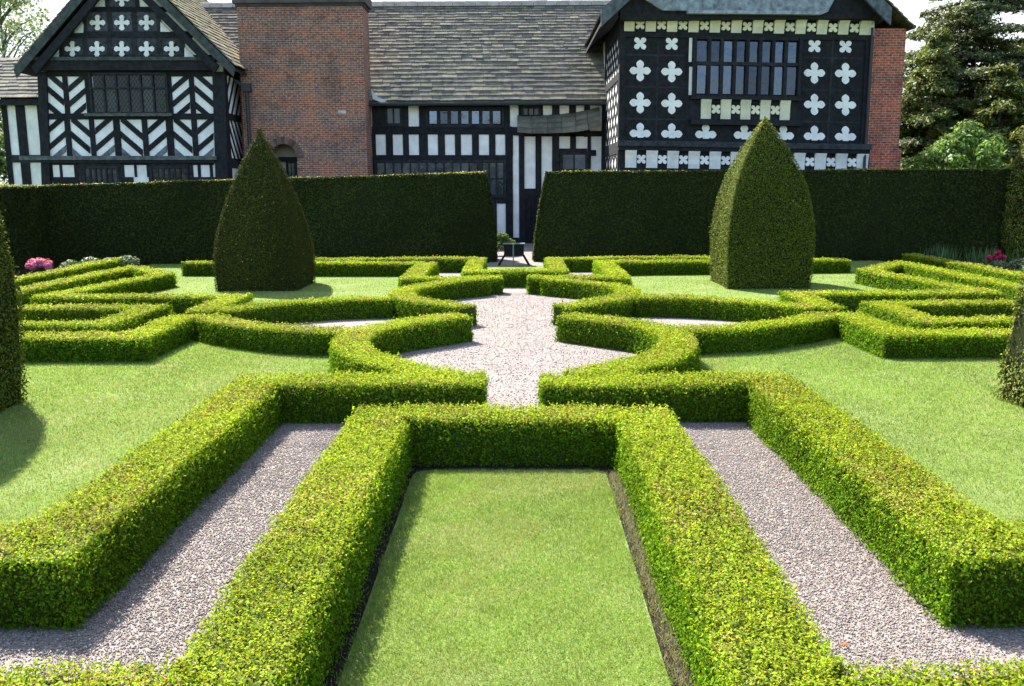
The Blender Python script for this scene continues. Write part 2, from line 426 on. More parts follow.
yew('yew_hedge', hedge_block(-19.2, -17.75, -19.2, -17.85, 20, 35.3, 2.93, 2.93, 4), 'tall yew hedge closing the left side of the garden behind the pink peonies', 'hedge', 53, 'tall yew hedges round the garden', tip=LIT_TOP)
def lumpy(cx, cy, rx, ry, h, nu=28, nv=12):
    def f(u, v):
        a = 2*math.pi*u; k = (1-max(0, (v-.55)/.45)**2.2)**.5 if v < 1 else 0
        k *= 1+.06*math.sin(3*a+1)+.05*math.sin(7*v+2*a)
        return (cx+rx*k*math.cos(a), cy+ry*k*math.sin(a), h*v)
    return grid(f, nu, nv)
GOLD = ([(.15, .17, .028), (.09, .12, .022), (.05, .075, .016), (.22, .20, .04)], [3, 3, 2, 1])
yew('yew_hedge', lumpy(20.25, 34.2, 1.95, 2.6, 4.9), 'bulging golden green yew hedge closing the right side behind the red peonies', 'hedge', 54, 'tall yew hedges round the garden', pal=GOLD, bumps=.07, twig=.3)

def pyramid(cx, cy, hw, h, prof, n=12):
    zs, ws = zip(*prof)
    def w(v): return hw*np.interp(v, zs, ws)
    out = []
    for k in range(4):
        a = k*math.pi/2; c, s = math.cos(a), math.sin(a)
        def f(u, v):
            ww = w(v); x, y = (2*u-1)*ww, -ww*(1-.03*(1-abs(2*u-1)))
            rr = math.hypot(x, y); lim = ww*1.43
            if rr > lim: x *= lim/rr; y *= lim/rr
            return (cx+x*c-y*s, cy+x*s+y*c, h*v)
        out.append(grid(f, 8, n))
    return np.concatenate(out)
PR = [(0, .95), (.12, .98), (.31, 1.0), (.46, .93), (.63, .79), (.78, .53), (.92, .22), (1, .01)]
PL = [(0, .97), (.15, 1.0), (.28, .97), (.45, .83), (.6, .66), (.75, .45), (.9, .19), (1, .015)]
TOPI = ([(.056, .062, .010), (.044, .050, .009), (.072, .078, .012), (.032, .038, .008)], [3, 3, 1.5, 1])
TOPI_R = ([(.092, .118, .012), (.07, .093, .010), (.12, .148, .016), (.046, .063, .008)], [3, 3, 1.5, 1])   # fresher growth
lit_topT = lambda P, Nn: np.where(Nn[:, 2] > .5, .4, .012)  # upward faces of the pyramids painted partly as sunlit, few leaves elsewhere
G4 = 'clipped yew pyramids on the lawns'
for sx, pr, hh, lab, sd in ((-1, PL, 4.55, 'tall clipped yew pyramid with a slim point, standing before the brick chimney', 61),
                            (1, PR, 4.78, 'tall clipped yew pyramid with bright left face, standing below the quatrefoil gable', 62)):
    cx_, hw_ = X0+sx*(7.25 if sx < 0 else 7.08), 1.18 if sx < 0 else 1.22
    yew('topiary_yew', pyramid(cx_, 26.75, hw_, hh, pr), lab, 'topiary', sd, G4, TOPI if sx < 0 else TOPI_R, lit_topT, bumps=.012, jit=(-.04, .012), twig=.04, lenf=lambda d: np.clip(.02+.0011*d, .03, .06), core=pyramid(cx_, 26.75, hw_-.05, hh-.15, pr))
LFR = lambda d: np.clip(.025+.0016*d, .035, .1)
yew('topiary_yew', pyramid(-8.0, 11.3, 1.2, 5.4, PR), 'clipped yew pyramid cut off by the left edge, throwing a shadow over the left lawn', 'topiary', 63, G4, TOPI_R, lit_topT, lenf=LFR, core=pyramid(-8.0, 11.3, 1.16, 5.25, PR))
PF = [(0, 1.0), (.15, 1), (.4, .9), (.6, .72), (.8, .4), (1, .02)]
yew('topiary_yew', pyramid(7.85, 11.2, 1.25, 4.55, PF), 'feathery yew pyramid cut off by the right edge, on the right lawn', 'topiary', 64, G4, GOLD, lit_topT, lenf=LFR, bumps=.06, twig=.35, core=pyramid(7.85, 11.2, 1.18, 4.4, PF))

# ------------------------------------------------------------------ ground sheets
def sheet(name, poly, z, mat, kind='structure', sub=0):
    V = [(x, y, z) for x, y in poly]
    o = np_mesh(name, V, np.arange(len(V), dtype=np.int32).reshape(1, -1), mat)
    return tag(o, kind=kind)
def rect(x0, x1, y0, y1): return [(x0, y0), (x1, y0), (x1, y1), (x0, y1)]
sheet('ground', rect(-900, 900, -300, 1600), -.012, M['ground'])
sheet('gravel_path', rect(-14.3, 14.3, 1.0, 34.2), 0, M['gravel'])
sheet('gravel_path', rect(-6.5, 4.4, 34.2, 45.9), 0, M['gravel'])
for sx in (-1, 1):
    # side lawns, front and back of the knot; their inner edges run under the hedges
    o1 = [(3.3, 6.3), (13.9, 6.3), (13.9, 15.4), (6.4, 15.5), (6.2, 17.4), (5.5, 16.9), (4.75, 16.4), (4.0, 16.05), (3.0, 15.9), (2.72, 15.3), (2.68, 14.4), (2.3, 13.4), (1.7, 12.6), (2.3, 11.7), (3.3, 11.6)]
    sheet('lawn', mir(o1, sx)[::sx], .02, M['lawn'])
    o2 = [(1.6, 24.9), (2.3, 23.9), (2.75, 22.4), (2.75, 21.2), (3.3, 20.75), (4, 20.5), (4.75, 20.2), (5.5, 19.7), (6.4, 19.2), (6.5, 21.4), (11, 21.4), (10.3, 26.8), (12.2, 29.3), (13.7, 29.3), (13.7, 34.6), (9.1, 34.6), (9.1, 31.4), (10.9, 30.3), (2.85, 29.75), (2.85, 25.0)]
    sheet('lawn', mir(o2, sx)[::sx], .02, M['lawn'])
    sheet('lawn', mir(rect(1.3, 9.2, 31.5, 34.7), sx)[::sx], .018, M['lawn'])
    sheet('flower_bed', mir(rect(14.0, 18.4, 13, 34.9), sx)[::sx], .012, M['soil'])
sheet('lawn', rect(-1.3, 1.2, 27.0, 33.2), .02, M['lawn'])
sheet('soil_margin', rect(-1.4, 1.28, 4.2, 9.8), .006, M['soil'])
cl = [(-1.09, 4.3), (.91, 4.3), (.91, 9.12)]+[(.91-.16*(1-math.cos(t)), 9.12+.16*math.sin(t)) for t in (.5, 1., 1.57)]+[(-.93-.16*math.sin(t), 9.28-.16*(1-math.cos(t))) for t in (0, .6, 1.1, 1.57)]
sheet('lawn', cl, .022, M['lawn'])
soil = [(-18.6, 34.3), (-14, 34.3), (-14, 35.2), (-18.6, 35.2)]
for sx in (-1, 1):
    sheet('soil_margin', mir(rect(1.0, 18.6, 34.62, 36.6), sx)[::sx], .024, M['soil'])

# grass blades, tufts of real blades on the nearer lawns
def in_poly(P, poly):
    x, y = P[:, 0], P[:, 1]; r = np.zeros(len(P), bool); n = len(poly)
    for i in range(n):
        (x1, y1), (x2, y2) = poly[i], poly[(i+1) % n]
        c = ((y1 > y) != (y2 > y)) & (x < (x2-x1)*(y-y1)/((y2-y1) or 1e-9)+x1); r ^= c
    return r
GR = ([(.168, .27, .042), (.21, .31, .058), (.12, .215, .03), (.26, .32, .11), (.30, .31, .15)], [3, 3, 1.6, 2, .9])
def blades(P, hgt, wid, name):
    n = len(P); a = rng.uniform(0, 6.283, n); ln = rng.uniform(.15, 1.0, n)
    h = hgt*rng.uniform(.6, 1.25, n); b = rng.uniform(0, 6.283, n)
    d = np.stack([np.cos(a), np.sin(a), np.zeros(n)], 1); s = np.stack([np.cos(b), np.sin(b), np.zeros(n)], 1)*wid[:, None]*.5
    base = np.column_stack([P, np.full(n, .018)])
    tipv = base+d*(h*ln)[:, None]*.9+np.array([0, 0, 1])*(h*.8)[:, None]
    v = np.stack([base-s, base+s, tipv], 1).reshape(-1, 3)
    P3 = base*1.0
    c = palette(n, *GR)*(1+.17*wob(P3, 1.3, 71)+.13*wob(P3, 4.5, 72)+.10*wob(P3, 14, 73))[:, None]
    dry = (wob(P3, 1.0, 75)+.4*wob(P3, 3.1, 76) > .42) & (rng.random(n) < .5)
    c[dry] = palette(dry.sum(), [(.32, .31, .15), (.26, .29, .11)], [1, 1])
    return v, np.arange(3*n, dtype=np.int32).reshape(n, 3), np.clip(c, .01, .6)
gp = []
P = np.column_stack([rng.uniform(-1.14, .97, 155000), rng.uniform(4.3, 9.32, 155000)])
k = in_poly(P+np.column_stack([.03*wob(np.column_stack([P, P[:, 0]*0]), 3, 5), .02*wob(np.column_stack([P, P[:, 0]*0]), 4, 6)]), cl) | (rng.random(len(P)) < .05); gp.append(blades(P[k], np.full(k.sum(), .034), np.full(k.sum(), .0045), ''))
for sx in (-1, 1):
    n = 230000; P = np.column_stack([X0+sx*rng.uniform(2.3, 9.5, n), 6.4+10.9*rng.random(n)**1.25])
    k = in_poly(P, mir(o1, sx)); P = P[k]; dd = P[:, 1]
    gp.append(blades(P, .03+.0006*dd, .0045+.0006*(dd-6), ''))
    n = 26000; P = np.column_stack([X0+sx*rng.uniform(1.5, 13.5, n), rng.uniform(19.2, 34.5, n)])
    k = in_poly(P, mir(o2, sx)) ; P = P[k]
    gp.append(blades(P, np.full(len(P), .045), np.full(len(P), .016), ''))
n = 5200; P = np.column_stack([rng.normal(.99, .035, n), rng.uniform(4.4, 9.2, n)]); v_, f_, c_ = blades(P, np.full(n, .045), np.full(n, .006), '')
gp.append((v_, f_, palette(n, [(.24, .25, .19), (.17, .19, .12), (.30, .27, .20), (.15, .08, .05)], [3, 2, 2, .8])))
V, Fq, C = join(gp); tag(np_mesh('grass', V, Fq, M['grass'], None, C), 'short mown green grass of the lawns', 'grass', kind='stuff')

# dead leaves and clippings caught along the feet of the nearer hedges
lt = []
for pth, w_ in [(mir(Upath, 1), .67)]+[(mir([(.4, 11.6), (3.29, 11.6), (3.29, 6.18), (8, 6.18)], sx), .7) for sx in (-1, 1)]:
    p_ = resample(pth, .05); k = rng.integers(0, len(p_)-1, 900); d_ = unit(p_[k+1]-p_[k]); sd2 = rng.choice([-1, 1], 900)
    o_ = sd2*(w_/2+.0+np.abs(rng.normal(size=900))*.055)
    P = p_[k]+np.stack([-d_[:, 1], d_[:, 0]], 1)*o_[:, None]; P = np.column_stack([P, np.full(900, .02)+rng.uniform(0, .008, 900)])
    L_ = rng.uniform(.012, .026, 900)
    lt.append(leaves(P, np.tile(np.array([0, 0, 1.]), (900, 1)), L_, L_*.5, palette(900, [(.16, .12, .06), (.09, .065, .035), (.22, .20, .07), (.14, .20, .03)], [3, 3, 2, 1.5]), .25, .6))
V, Fq, C = join(lt); tag(np_mesh('leaf_litter', V, Fq, M['leaf'], None, C), 'dead leaves and clippings lying along the feet of the box hedges', 'leaf litter', kind='stuff')

# loose stones on the nearer gravel
def stones(P, size):
    n = len(P); o = np.array([(1, 0, 0), (-1, 0, 0), (0, 1, 0), (0, -1, 0), (0, 0, 1), (0, 0, -1)], float)
    f0 = np.array([(0, 2, 4), (2, 1, 4), (1, 3, 4), (3, 0, 4), (2, 0, 5), (1, 2, 5), (3, 1, 5), (0, 3, 5)])
    A = rng.normal(size=(n, 3)); A = unit(A); B = unit(np.cross(A, rng.normal(size=(n, 3)))); Cc_ = np.cross(A, B)
    R = np.stack([A, B, Cc_], 2)*np.array([1, .88, .78])[None, None, :]*(size*np.clip(rng.lognormal(-.1, .38, n), .4, 2.4))[:, None, None]
    v = np.einsum('nij,kj->nki', R, o)+np.column_stack([P, np.full(n, .004)])[:, None, :]
    c = palette(n, [(.29, .246, .222), (.25, .211, .192), (.205, .172, .156), (.38, .335, .308), (.305, .24, .213)], [4, 4, 2, 2, 2], .13)*(1+.10*wob(np.column_stack([P, P[:, 0]*0]), 1.5, 91)+.07*wob(np.column_stack([P, P[:, 0]*0]), 6, 92))[:, None]
    return v.reshape(-1, 3), (f0[None]+6*np.arange(n)[:, None, None]).reshape(-1, 3).astype(np.int32), np.repeat(c, 8, axis=0)
st = []
for sx in (-1, 1):
    n = 48000; P = np.column_stack([X0+sx*rng.uniform(1.7, 3.02, n), rng.uniform(4.4, 11.3, n)]); st.append(stones(P, .0066))
    n = 10000; P = np.column_stack([X0+sx*rng.uniform(3.0, 6.0, n), rng.uniform(4.4, 5.9, n)]); st.append(stones(P, .0066))
n = 40000; P = np.column_stack([X0+rng.uniform(-2.4, 2.4, n), 10.1+15*rng.random(n)**1.5]); st.append(stones(P, .0075)); st[-1] = (st[-1][0], st[-1][1], st[-1][2]*.76)
V, Fq, C = join(st); tag(np_mesh('loose_gravel', V, Fq, M['pebble'], None, C), 'pinkish grey loose gravel stones on the garden paths', 'gravel', kind='stuff')

# ------------------------------------------------------------------ house: shared makers
BLK = (.020, .021, .024); BLK2 = (.03, .031, .034); GREY = (.10, .115, .12); WHT = (.84, .83, .78); CRM = (.76, .72, .52)
def quadp(x0, y0, x1, y1, Y, sk=lambda x: 0):
    ym = (y0+y1)/2; a, b = q(x0, ym, Y)[0], q(x1, ym, Y)[0]     # upright in the world
    return [(a, q(x0, y1+sk(x0), Y)[1]), (b, q(x1, y1+sk(x1), Y)[1]), (b, q(x1, y0+sk(x1), Y)[1]), (a, q(x0, y0+sk(x0), Y)[1])]
def clip(poly, x0, y0, x1, y1):
    def cut(p, f, ix):
        o = []
        for i in range(len(p)):
            a, b = p[i], p[(i+1) % len(p)]; fa, fb = f(a), f(b)
            if fa >= 0: o.append(a)
            if fa*fb < 0: t = fa/(fa-fb); o.append((a[0]+(b[0]-a[0])*t, a[1]+(b[1]-a[1])*t))
        return o
    for f in (lambda a: a[0]-x0, lambda a: x1-a[0], lambda a: a[1]-y0, lambda a: y1-a[1]):
        if len(poly) >= 3: poly = cut(poly, f, 0)
    return poly
def quatrefoil(cx, cy, r, lobes=4, n=9):
    """outline of a four-lobed flower in picture units, lobes up/right/down/left with small cusps"""
    pts = []; d = r*.62; lr = r*.37
    for k in range(4):
        a = k*math.pi/2
        if lobes == 3 and k == 1:
            pts += [(cx+.27*r, cy+.40*r), (cx-.27*r, cy+.40*r)]; continue
        pts.append((cx+.27*r*math.sqrt(2)*math.cos(a-math.pi/4), cy+.27*r*math.sqrt(2)*math.sin(a-math.pi/4)))
        lx, ly = cx+d*math.cos(a), cy+d*math.sin(a)
        for j in range(n):
            b = a-math.radians(128)+math.radians(256)*j/(n-1)
            e = lr*(1.12 if j == n//2 else 1)
            pts.append((lx+e*math.cos(b), ly+e*math.sin(b)))
    return pts
def cross_shape(cx, cy, r, n=5):
    pts = []; w = r*.36
    for k in range(4):
        a = k*math.pi/2; ca, sa = math.cos(a), math.sin(a)
        for (u, v) in [(w*.62, -w*.75), (r*.55, -w*.8), (r*.72, -w*1.05), (r, -w*.5), (r, w*.5), (r*.72, w*1.05), (r*.55, w*.8), (w*.62, w*.75)]:
            pts.append((cx+u*ca-v*sa, cy+u*sa+v*ca))
    return pts
def pxprism(mb, poly, Y, proud, back=.02, c=(1, 1, 1), sk=lambda x: 0):
    if len(poly) < 3: return
    mb.prism([q(x, y+sk(x), Y) for x, y in poly], Y-proud, Y+back, c)
def tone(c, v=.25):
    k = 1+v*random.uniform(-1, 1); return tuple(min(1, a*k) for a in c)
TILES = [(.185, .17, .135), (.205, .187, .145), (.165, .153, .125), (.235, .21, .155), (.145, .137, .118), (.19, .183, .128)]
MOSS = [(.19, .175, .095), (.15, .145, .085), (.24, .21, .105), (.115, .112, .08), (.18, .155, .11)]
def roof_slope(mb, e0, e1, up, length, cols, course0=.34, course1=.2, wt=.5, th=.05, keep=None):
    """stone slates, course by course, from the eave e0..e1 up the slope; courses get smaller upward"""
    e0, e1, up = Vector(e0), Vector(e1), Vector(up).normalized(); al = (e1-e0).normalized(); W = (e1-e0).length
    nr = al.cross(up); nr = nr if nr.z > 0 else -nr
    s = 0; k = 0
    while s < length:
        ch = course0+(course1-course0)*s/length; x = -random.uniform(0, wt)
        sag = 0
        while x < W:
            w = wt*random.uniform(.6, 1.35)*(.75+.35*ch/course0); a, b = max(0, x), min(W, x+w-.012)
            if b-a > .05:
                lift = random.uniform(0, .022); c = tone(random.choice(cols), .16); drop = random.uniform(-.02, .02)
                p0 = e0+al*a+up*(s+drop); p1 = e0+al*b+up*(s+drop+random.uniform(-.012, .012))
                top = up*(ch*1.25)
                if keep is None or keep(p0+al*(b-a)/2):
                    lo = nr*(.045+lift); hi = nr*.004
                    mb.hexa([p0+lo, p1+lo, p1+top+hi+nr*.012, p0+top+hi+nr*.012, p0+lo-nr*th, p1+lo-nr*th, p1+top-nr*th*.6, p0+top-nr*th*.6], c)
            x += w
        s += ch; k += 1
def window(parent, x0, y0, x1, y1, Y, cols, rows, glass=(.10, .12, .14), frame=BLK2, sk=lambda x: 0, fw=2.2, mw=1.6, tr=None, lead=False, proud=.09, pz=.062, gm='glass'):
    """frame with mullions and transoms; each light is a pane of its own glass"""
    fm = MB()
    for a in ((x0, y0, x0+fw, y1), (x1-fw, y0, x1, y1)): fm.prism(quadp(*a, Y, sk), Y-proud, Y+.02, frame)
    for a in ((x0+fw, y0, x1-fw, y0+fw), (x0+fw, y1-fw, x1-fw, y1)): fm.prism(quadp(*a, Y, sk), Y-proud+.004, Y+.02, frame)
    ys = [y0+fw]+(tr if tr else [y0+fw+(y1-y0-2*fw)*k/rows for k in range(1, rows)])+[y1-fw]
    iw = (x1-x0-2*fw)/cols
    for k in range(1, cols):
        cx = x0+fw+iw*k; fm.prism(quadp(cx-mw/2, y0+fw, cx+mw/2, y1-fw, Y, sk), Y-proud+.012, Y+.02, tone(frame))
    for yy in ys[1:-1]: fm.prism(quadp(x0+fw, yy-mw/2, x1-fw, yy+mw/2, Y, sk), Y-proud+.008, Y+.02, tone(frame))
    if lead:
        for j in range(len(ys)-1):
            for k in range(cols):
                a, b = x0+fw+iw*k+mw/2, x0+fw+iw*(k+1)-mw/2; c, d = ys[j]+mw/2, ys[j+1]-mw/2
                for m in np.arange(-12, 24, 3.6):
                    for sg in (1, -1):
                        l = [(a+m, c), (a+m+.2, c), (a+m+.2+sg*(d-c)*.62, d), (a+m+sg*(d-c)*.62, d)]
                        pxprism(fm, clip(l, a, c, b, d), Y, pz+.016, 0, (.05, .055, .06), sk)
    fr = fm.build('window', M['timber'], parent)
    for j in range(len(ys)-1):
        gl = MB()
        for k in range(cols):
            a, b = x0+fw+iw*k+mw/2-.3, x0+fw+iw*(k+1)-mw/2+.3
            pp = quadp(a, ys[j]+mw/2-.3, b, ys[j+1]-mw/2+.3, Y, sk); t = random.uniform(-.008, .008)
            vs = [(pp[0][0], Y-pz+t, pp[0][1]), (pp[1][0], Y-pz-t, pp[1][1]), (pp[2][0], Y-pz-t*.3, pp[2][1]), (pp[3][0], Y-pz+t*.3, pp[3][1])]
            gl.hexa(vs+[(v[0], v[1]+.012, v[2]) for v in vs], tone(glass, .5))
        gl.build('pane', M[gm], fr)
    return fr
def base_of(x, Y): return (x, Y, 0)

# ------------------------------------------------------------------ gabled wing with chevron timbers (left)
LY = 43.0
lw = empty('gabled_wing', base_of(-17.5, LY), 'black and white gabled house wing with chevron striped timbers, left of the brick chimney', 'house', 'timber framed ranges of the old house')
w = MB(); xl, xr = q(42, 110, LY)[0], q(225, 110, LY)[0]
zt = q(130, 60, LY)[1]; cxm = (xl+xr)/2; hwid = (xr-xl)/2; pk = zt+hwid*1.02
w.prism([(xl, 0), (xr, 0), (xr, zt), (cxm, pk), (xl, zt)], LY, 53, WHT)
w.build('wall', M['plaster'], lw)
t = MB(); T = lambda x0, y0, x1, y1, pr, c=BLK: t.prism(quadp(x0, y0, x1, y1, LY), LY-pr, LY+.02, tone(c, .3))
pxprism(t, [(38.5, 72), (47.5, 72), (51.5, 187), (43, 187)], LY, .12, .02, BLK); pxprism(t, [(213, 72), (225.3, 72), (229, 187), (216.5, 187)], LY, .12, .02, BLK)
for a, b in ((64, 69), (86, 93), (166, 172.5), (190, 195)): T(a, 74, b, 115, .05)
for a, b in ((66, 71.5), (90.5, 95.5), (114.5, 121), (143, 148.5), (167, 174), (192.5, 198)): T(a, 118, b, 157, .05)
T(47, 70, 214, 76.5, .06); T(47, 113.5, 214, 119.5, .065); T(47, 161.5, 214, 165, .03)
t.prism(quadp(36, 61.5, 216, 71, LY), LY-.34, LY+.02, BLK); t.prism(quadp(34, 58, 218, 61.5, LY), LY-.42, LY+.02, (.07, .08, .07))
t.prism(quadp(22, 156, 218, 160, LY), LY-.26, LY+.02, (.12, .14, .13)); t.prism(quadp(44, 160, 216, 163, LY), LY-.2, LY+.02, BLK)
GB = (.16, .175, .19)
def chev(x0, x1, y0, y1, d, ks, th=6.6, fade=0):
    for k in ks:
        s = .86*d; yb = k
        ya, ye = (yb, yb+s*(x1-x0)) if d > 0 else (yb-s*(x1-x0), yb)
        l = [(x0, ya), (x1, ye), (x1, ye+th), (x0, ya+th)] if d > 0 else [(x0, yb), (x1, yb+s*(x1-x0)), (x1, yb+s*(x1-x0)+th), (x0, yb+th)]
        pxprism(t, clip(l, x0, y0, x1, y1), LY, .04, .02, GB if (fade and k == ks[-1]) else tone(BLK, .3))
for x0, x1, d in ((47.5, 64, 1), (69, 86, -1), (172.5, 190, -1), (195, 213.5, 1)):
    chev(x0, x1, 76.5, 113.5, d, ((70, 85, 101) if d > 0 else (86, 101.5, 117)))
for x0, x1, d in ((47.5, 66, -1), (71.5, 90.5, 1), (95.5, 114.5, -1), (121, 143, 1), (148.5, 167, -1), (174, 192.5, 1), (198, 213.5, -1)):
    chev(x0, x1, 119.5, 156, d, ((115, 131, 147) if d > 0 else (128, 146, 161)), fade=1)
# below the jetty: dark panels between pale lobed ones
for a, b in ((80, 122), (149, 191)): T(a, 163, b, 190, .05, BLK2)
T(44, 177, 80, 190, .04); T(122, 177, 134, 190, .04); T(191, 177, 216, 190, .04)
for a in (57, 69.5, 136.5, 202.5, 214): 
    for yy in (167.5, 173): pass
for a, b in ((44, 53), (60, 62.6), (74.5, 80), (122, 124.5), (134.5, 137), (147, 149), (191, 193.5), (198, 201), (210, 213)): T(a, 165, b, 177, .035)
# gable: rails, studs and dark panels
D3 = (.07, .076, .092)
def rake(y): return (clip_l(y), clip_r(y))
gx = lambda y: (128-(y+26)*.98, 128+(y+26)*.98)
for y0, y1, c, pr in ((31.5, 38, BLK, .06), (7, 12, BLK, .06), (55, 58.2, BLK2, .05)):
    T(gx(y1)[0]-2, y0, gx(y1)[1]+2, y1, pr, c)
for y0, y1, xs, tri in ((38, 55, (60, 73, 97.5, 122, 147, 172, 184), 12), (12, 31.5, (84, 98, 122.5, 147, 160), 9), (-14, 7, (106, 122.5, 138), 8)):
    T(xs[0], y0, xs[-1], y1, .03, D3)
    for a, b in zip(xs[1:-2], xs[2:-1]): T((a+b)/2-2.6, y0, (a+b)/2+2.6, y1, .05, BLK2)
    T(xs[0]-1, y0, xs[0]+3, y1, .05, BLK2); T(xs[-1]-3, y0, xs[-1]+1, y1, .05, BLK2)
t.build('timber_frame', M['timber'], lw)
for cx, cy in [(x, 49) for x in (73, 97.5, 122.3, 147, 172)]+[(x, 22.8) for x in (98, 122.3, 147)]+[(122.3, -1)]:
    cr = MB(); pxprism(cr, cross_shape(cx, cy, 7.6), LY, .062, .02, WHT); cr.build('plaster_cross', M['plaster'], lw)
lb = MB()
for cx in (53, 68, 79): pass
window(lw, 91, 73, 169, 114, LY, 6, 2, (.035, .042, .04), (.028, .03, .033), tr=[88.5], lead=True, proud=.16)
s_ = MB(); s_.prism(quadp(87, 113.5, 173, 116.5, LY), LY-.28, LY+.02, (.10, .11, .10)); s_.build('window_sill', M['timber'], lw)
window(lw, 84, 166, 120, 186, LY, 6, 1, (.03, .036, .04), proud=.12)
window(lw, 151, 166, 189, 186, LY, 6, 1, (.03, .036, .04), proud=.12)
# right return wall of the wing: chevrons seen at a slant
rt = MB(); XR = xr
def sidepanel(mb, y0, y1, z0, z1, slope, n, th, c=BLK):
    for k in range(n):
        zb = z0-2.4+k*(z1-z0+2.4)/n+(0 if slope > 0 else 2.4)
        l = [(y0, zb), (y1, zb+slope*(y1-y0)), (y1, zb+slope*(y1-y0)+th), (y0, zb+th)]
        l = clip(l, y0, z0, y1, z1)
        if len(l) >= 3: mb.prismx(l, XR-.02, XR+.04, tone(c))
zA, zB, zC = q(225, 74, LY)[1], q(225, 116, LY)[1], q(225, 158, LY)[1]
sidepanel(rt, 43.4, 45.5, zB+.15, zA, 1.25, 5, .2); sidepanel(rt, 43.4, 45.5, zC, zB-.15, -1.25, 6, .2)
rt.box(XR-.02, XR+.05, 42.93, 43.42, 0, zA, BLK); rt.box(XR-.02, XR+.05, 45.35, 45.8, 0, zA, BLK)
rt.box(XR-.02, XR+.06, 43.1, 45.8, zB-.15, zB+.15, BLK); rt.box(XR-.02, XR+.06, 43.1, 45.8, zC-.45, zC, BLK2); rt.box(XR-.02, XR+.06, 43.1, 45.8, zA, zA+.5, BLK)
rt.build('return_wall_timber', M['timber'], lw)
# roof and bargeboards
rf = MB(); ov = .75; yf = LY-.62
ex = hwid+ov; ez = zt-ov*1.02+.42; rz = ez+ex*1.02
for sg in (-1, 1):
    e0 = (cxm+sg*ex, yf, ez); e1 = (cxm+sg*ex, 54, ez)
    roof_slope(rf, e0, e1, (-sg, 0, 1.02), ex*1.43, MOSS if sg > 0 else TILES, .36, .24, .55)
rf.build('roof', M['slate'], lw)
sf = MB()
for sg in (-1, 1):
    a = (cxm+sg*(ex-.04), ez-.13); b = (cxm, rz-.13)
    sf.prism([a, b, (b[0], b[1]-.1), (a[0], a[1]-.1)], yf+.02, 54, BLK2)
sf.build('roof_underside', M['timber'], lw)
bb = MB()
for sg in (-1, 1):
    a = (cxm+sg*(ex+.02), ez-.1); b = (cxm, rz-.1)
    bb.prism([a, b, (b[0], b[1]-.48), (a[0]-sg*.1, a[1]-.38)], yf-.07, yf+.0, (.065, .075, .072))
    a2 = (cxm+sg*(ex-.75), ez-.0); b2 = (cxm, rz-.765)
    bb.prism([a2, b2, (b2[0], b2[1]-.42), (a2[0]-sg*.2, a2[1]-.3)], yf+.01, yf+.2, BLK)
bb.build('bargeboard', M['timber'], lw)
# white corner triangles of the gable
for poly in ([(50, 58), (59.5, 58), (59.5, 49)], [(185, 58), (196, 58), (185, 47.5)], [(74.5, 33), (84, 33), (84, 23.5)], [(161, 32), (171, 32), (161, 22)]):
    tr_ = MB(); pxprism(tr_, poly, LY, .068, .02, WHT); tr_.build('plaster_triangle', M['plaster'], lw)

# ------------------------------------------------------------------ low range at the far left
OY = 44.6
ob = empty('low_outbuilding', base_of(q(20, 150, OY)[0], OY), 'low stone-roofed range with plain white panels at the far left end of the house', 'house', 'timber framed ranges of the old house')
w = MB(); x0 = q(7, 130, OY)[0]; x1 = xl+.3; zt2 = q(20, 100, OY)[1]
w.box(x0, x1, OY, OY+5, 0, zt2, WHT); w.build('wall', M['plaster'], ob)
t = MB(); T2 = lambda a, b, c, d, pr, col=BLK: t.prism(quadp(a, b, c, d, OY), OY-pr, OY+.02, tone(col))
T2(5.5, 97, 10.5, 190, .08); T2(19.5, 104, 28.5, 190, .06); T2(41, 104, 48, 190, .06); T2(5, 97, 48, 105.5, .07); T2(8, 155, 48, 162.5, .075, BLK2)
t.build('timber_frame', M['timber'], ob)
rf = MB(); xa, za = q(-40, 99, OY-.5)[0], q(10, 98, OY-.5)[1]
roof_slope(rf, (xa, OY-.5, za), (xl-.15, OY-.5, za), (0, 1, .85), 3.1, TILES, .3, .24, .5); rf.build('roof', M['slate'], ob)
fs = MB(); fs.box(xa, xl-.2, OY-.45, OY-.3, za-.32, za-.05, BLK); fs.box(xa, xl-.2, OY-.3, OY+4.5, za-.2, za-.08, BLK2); fs.build('eave_board', M['timber'], ob)

# ------------------------------------------------------------------ hall range with chimney
HY = 46.0
ha = empty('hall_range', base_of(-2, HY), 'middle house range with long stone-slate roof, brick chimney and small white panels', 'house', 'timber framed ranges of the old house')
w = MB(); hx0, hx1 = -13.6, 4.6; hz = q(480, 99, HY)[1]
w.box(hx0, hx1, HY, 54, 0, hz, WHT); w.build('wall', M['plaster'], ha)
t = MB(); T3 = lambda a, b, c, d, pr, col=BLK: t.prism(quadp(a, b, c, d, HY), HY-pr, HY+.02, tone(col))
wh = [(408.5, 104.5, 419, 126), (510, 106, 519, 127), (543, 106, 552, 117), (559.5, 106, 569, 117), (576, 107, 584, 117)]
row2 = [(376, 386), (393, 403), (409, 419), (428, 438), (445, 455), (461, 472), (479, 489), (495.5, 505.5)]
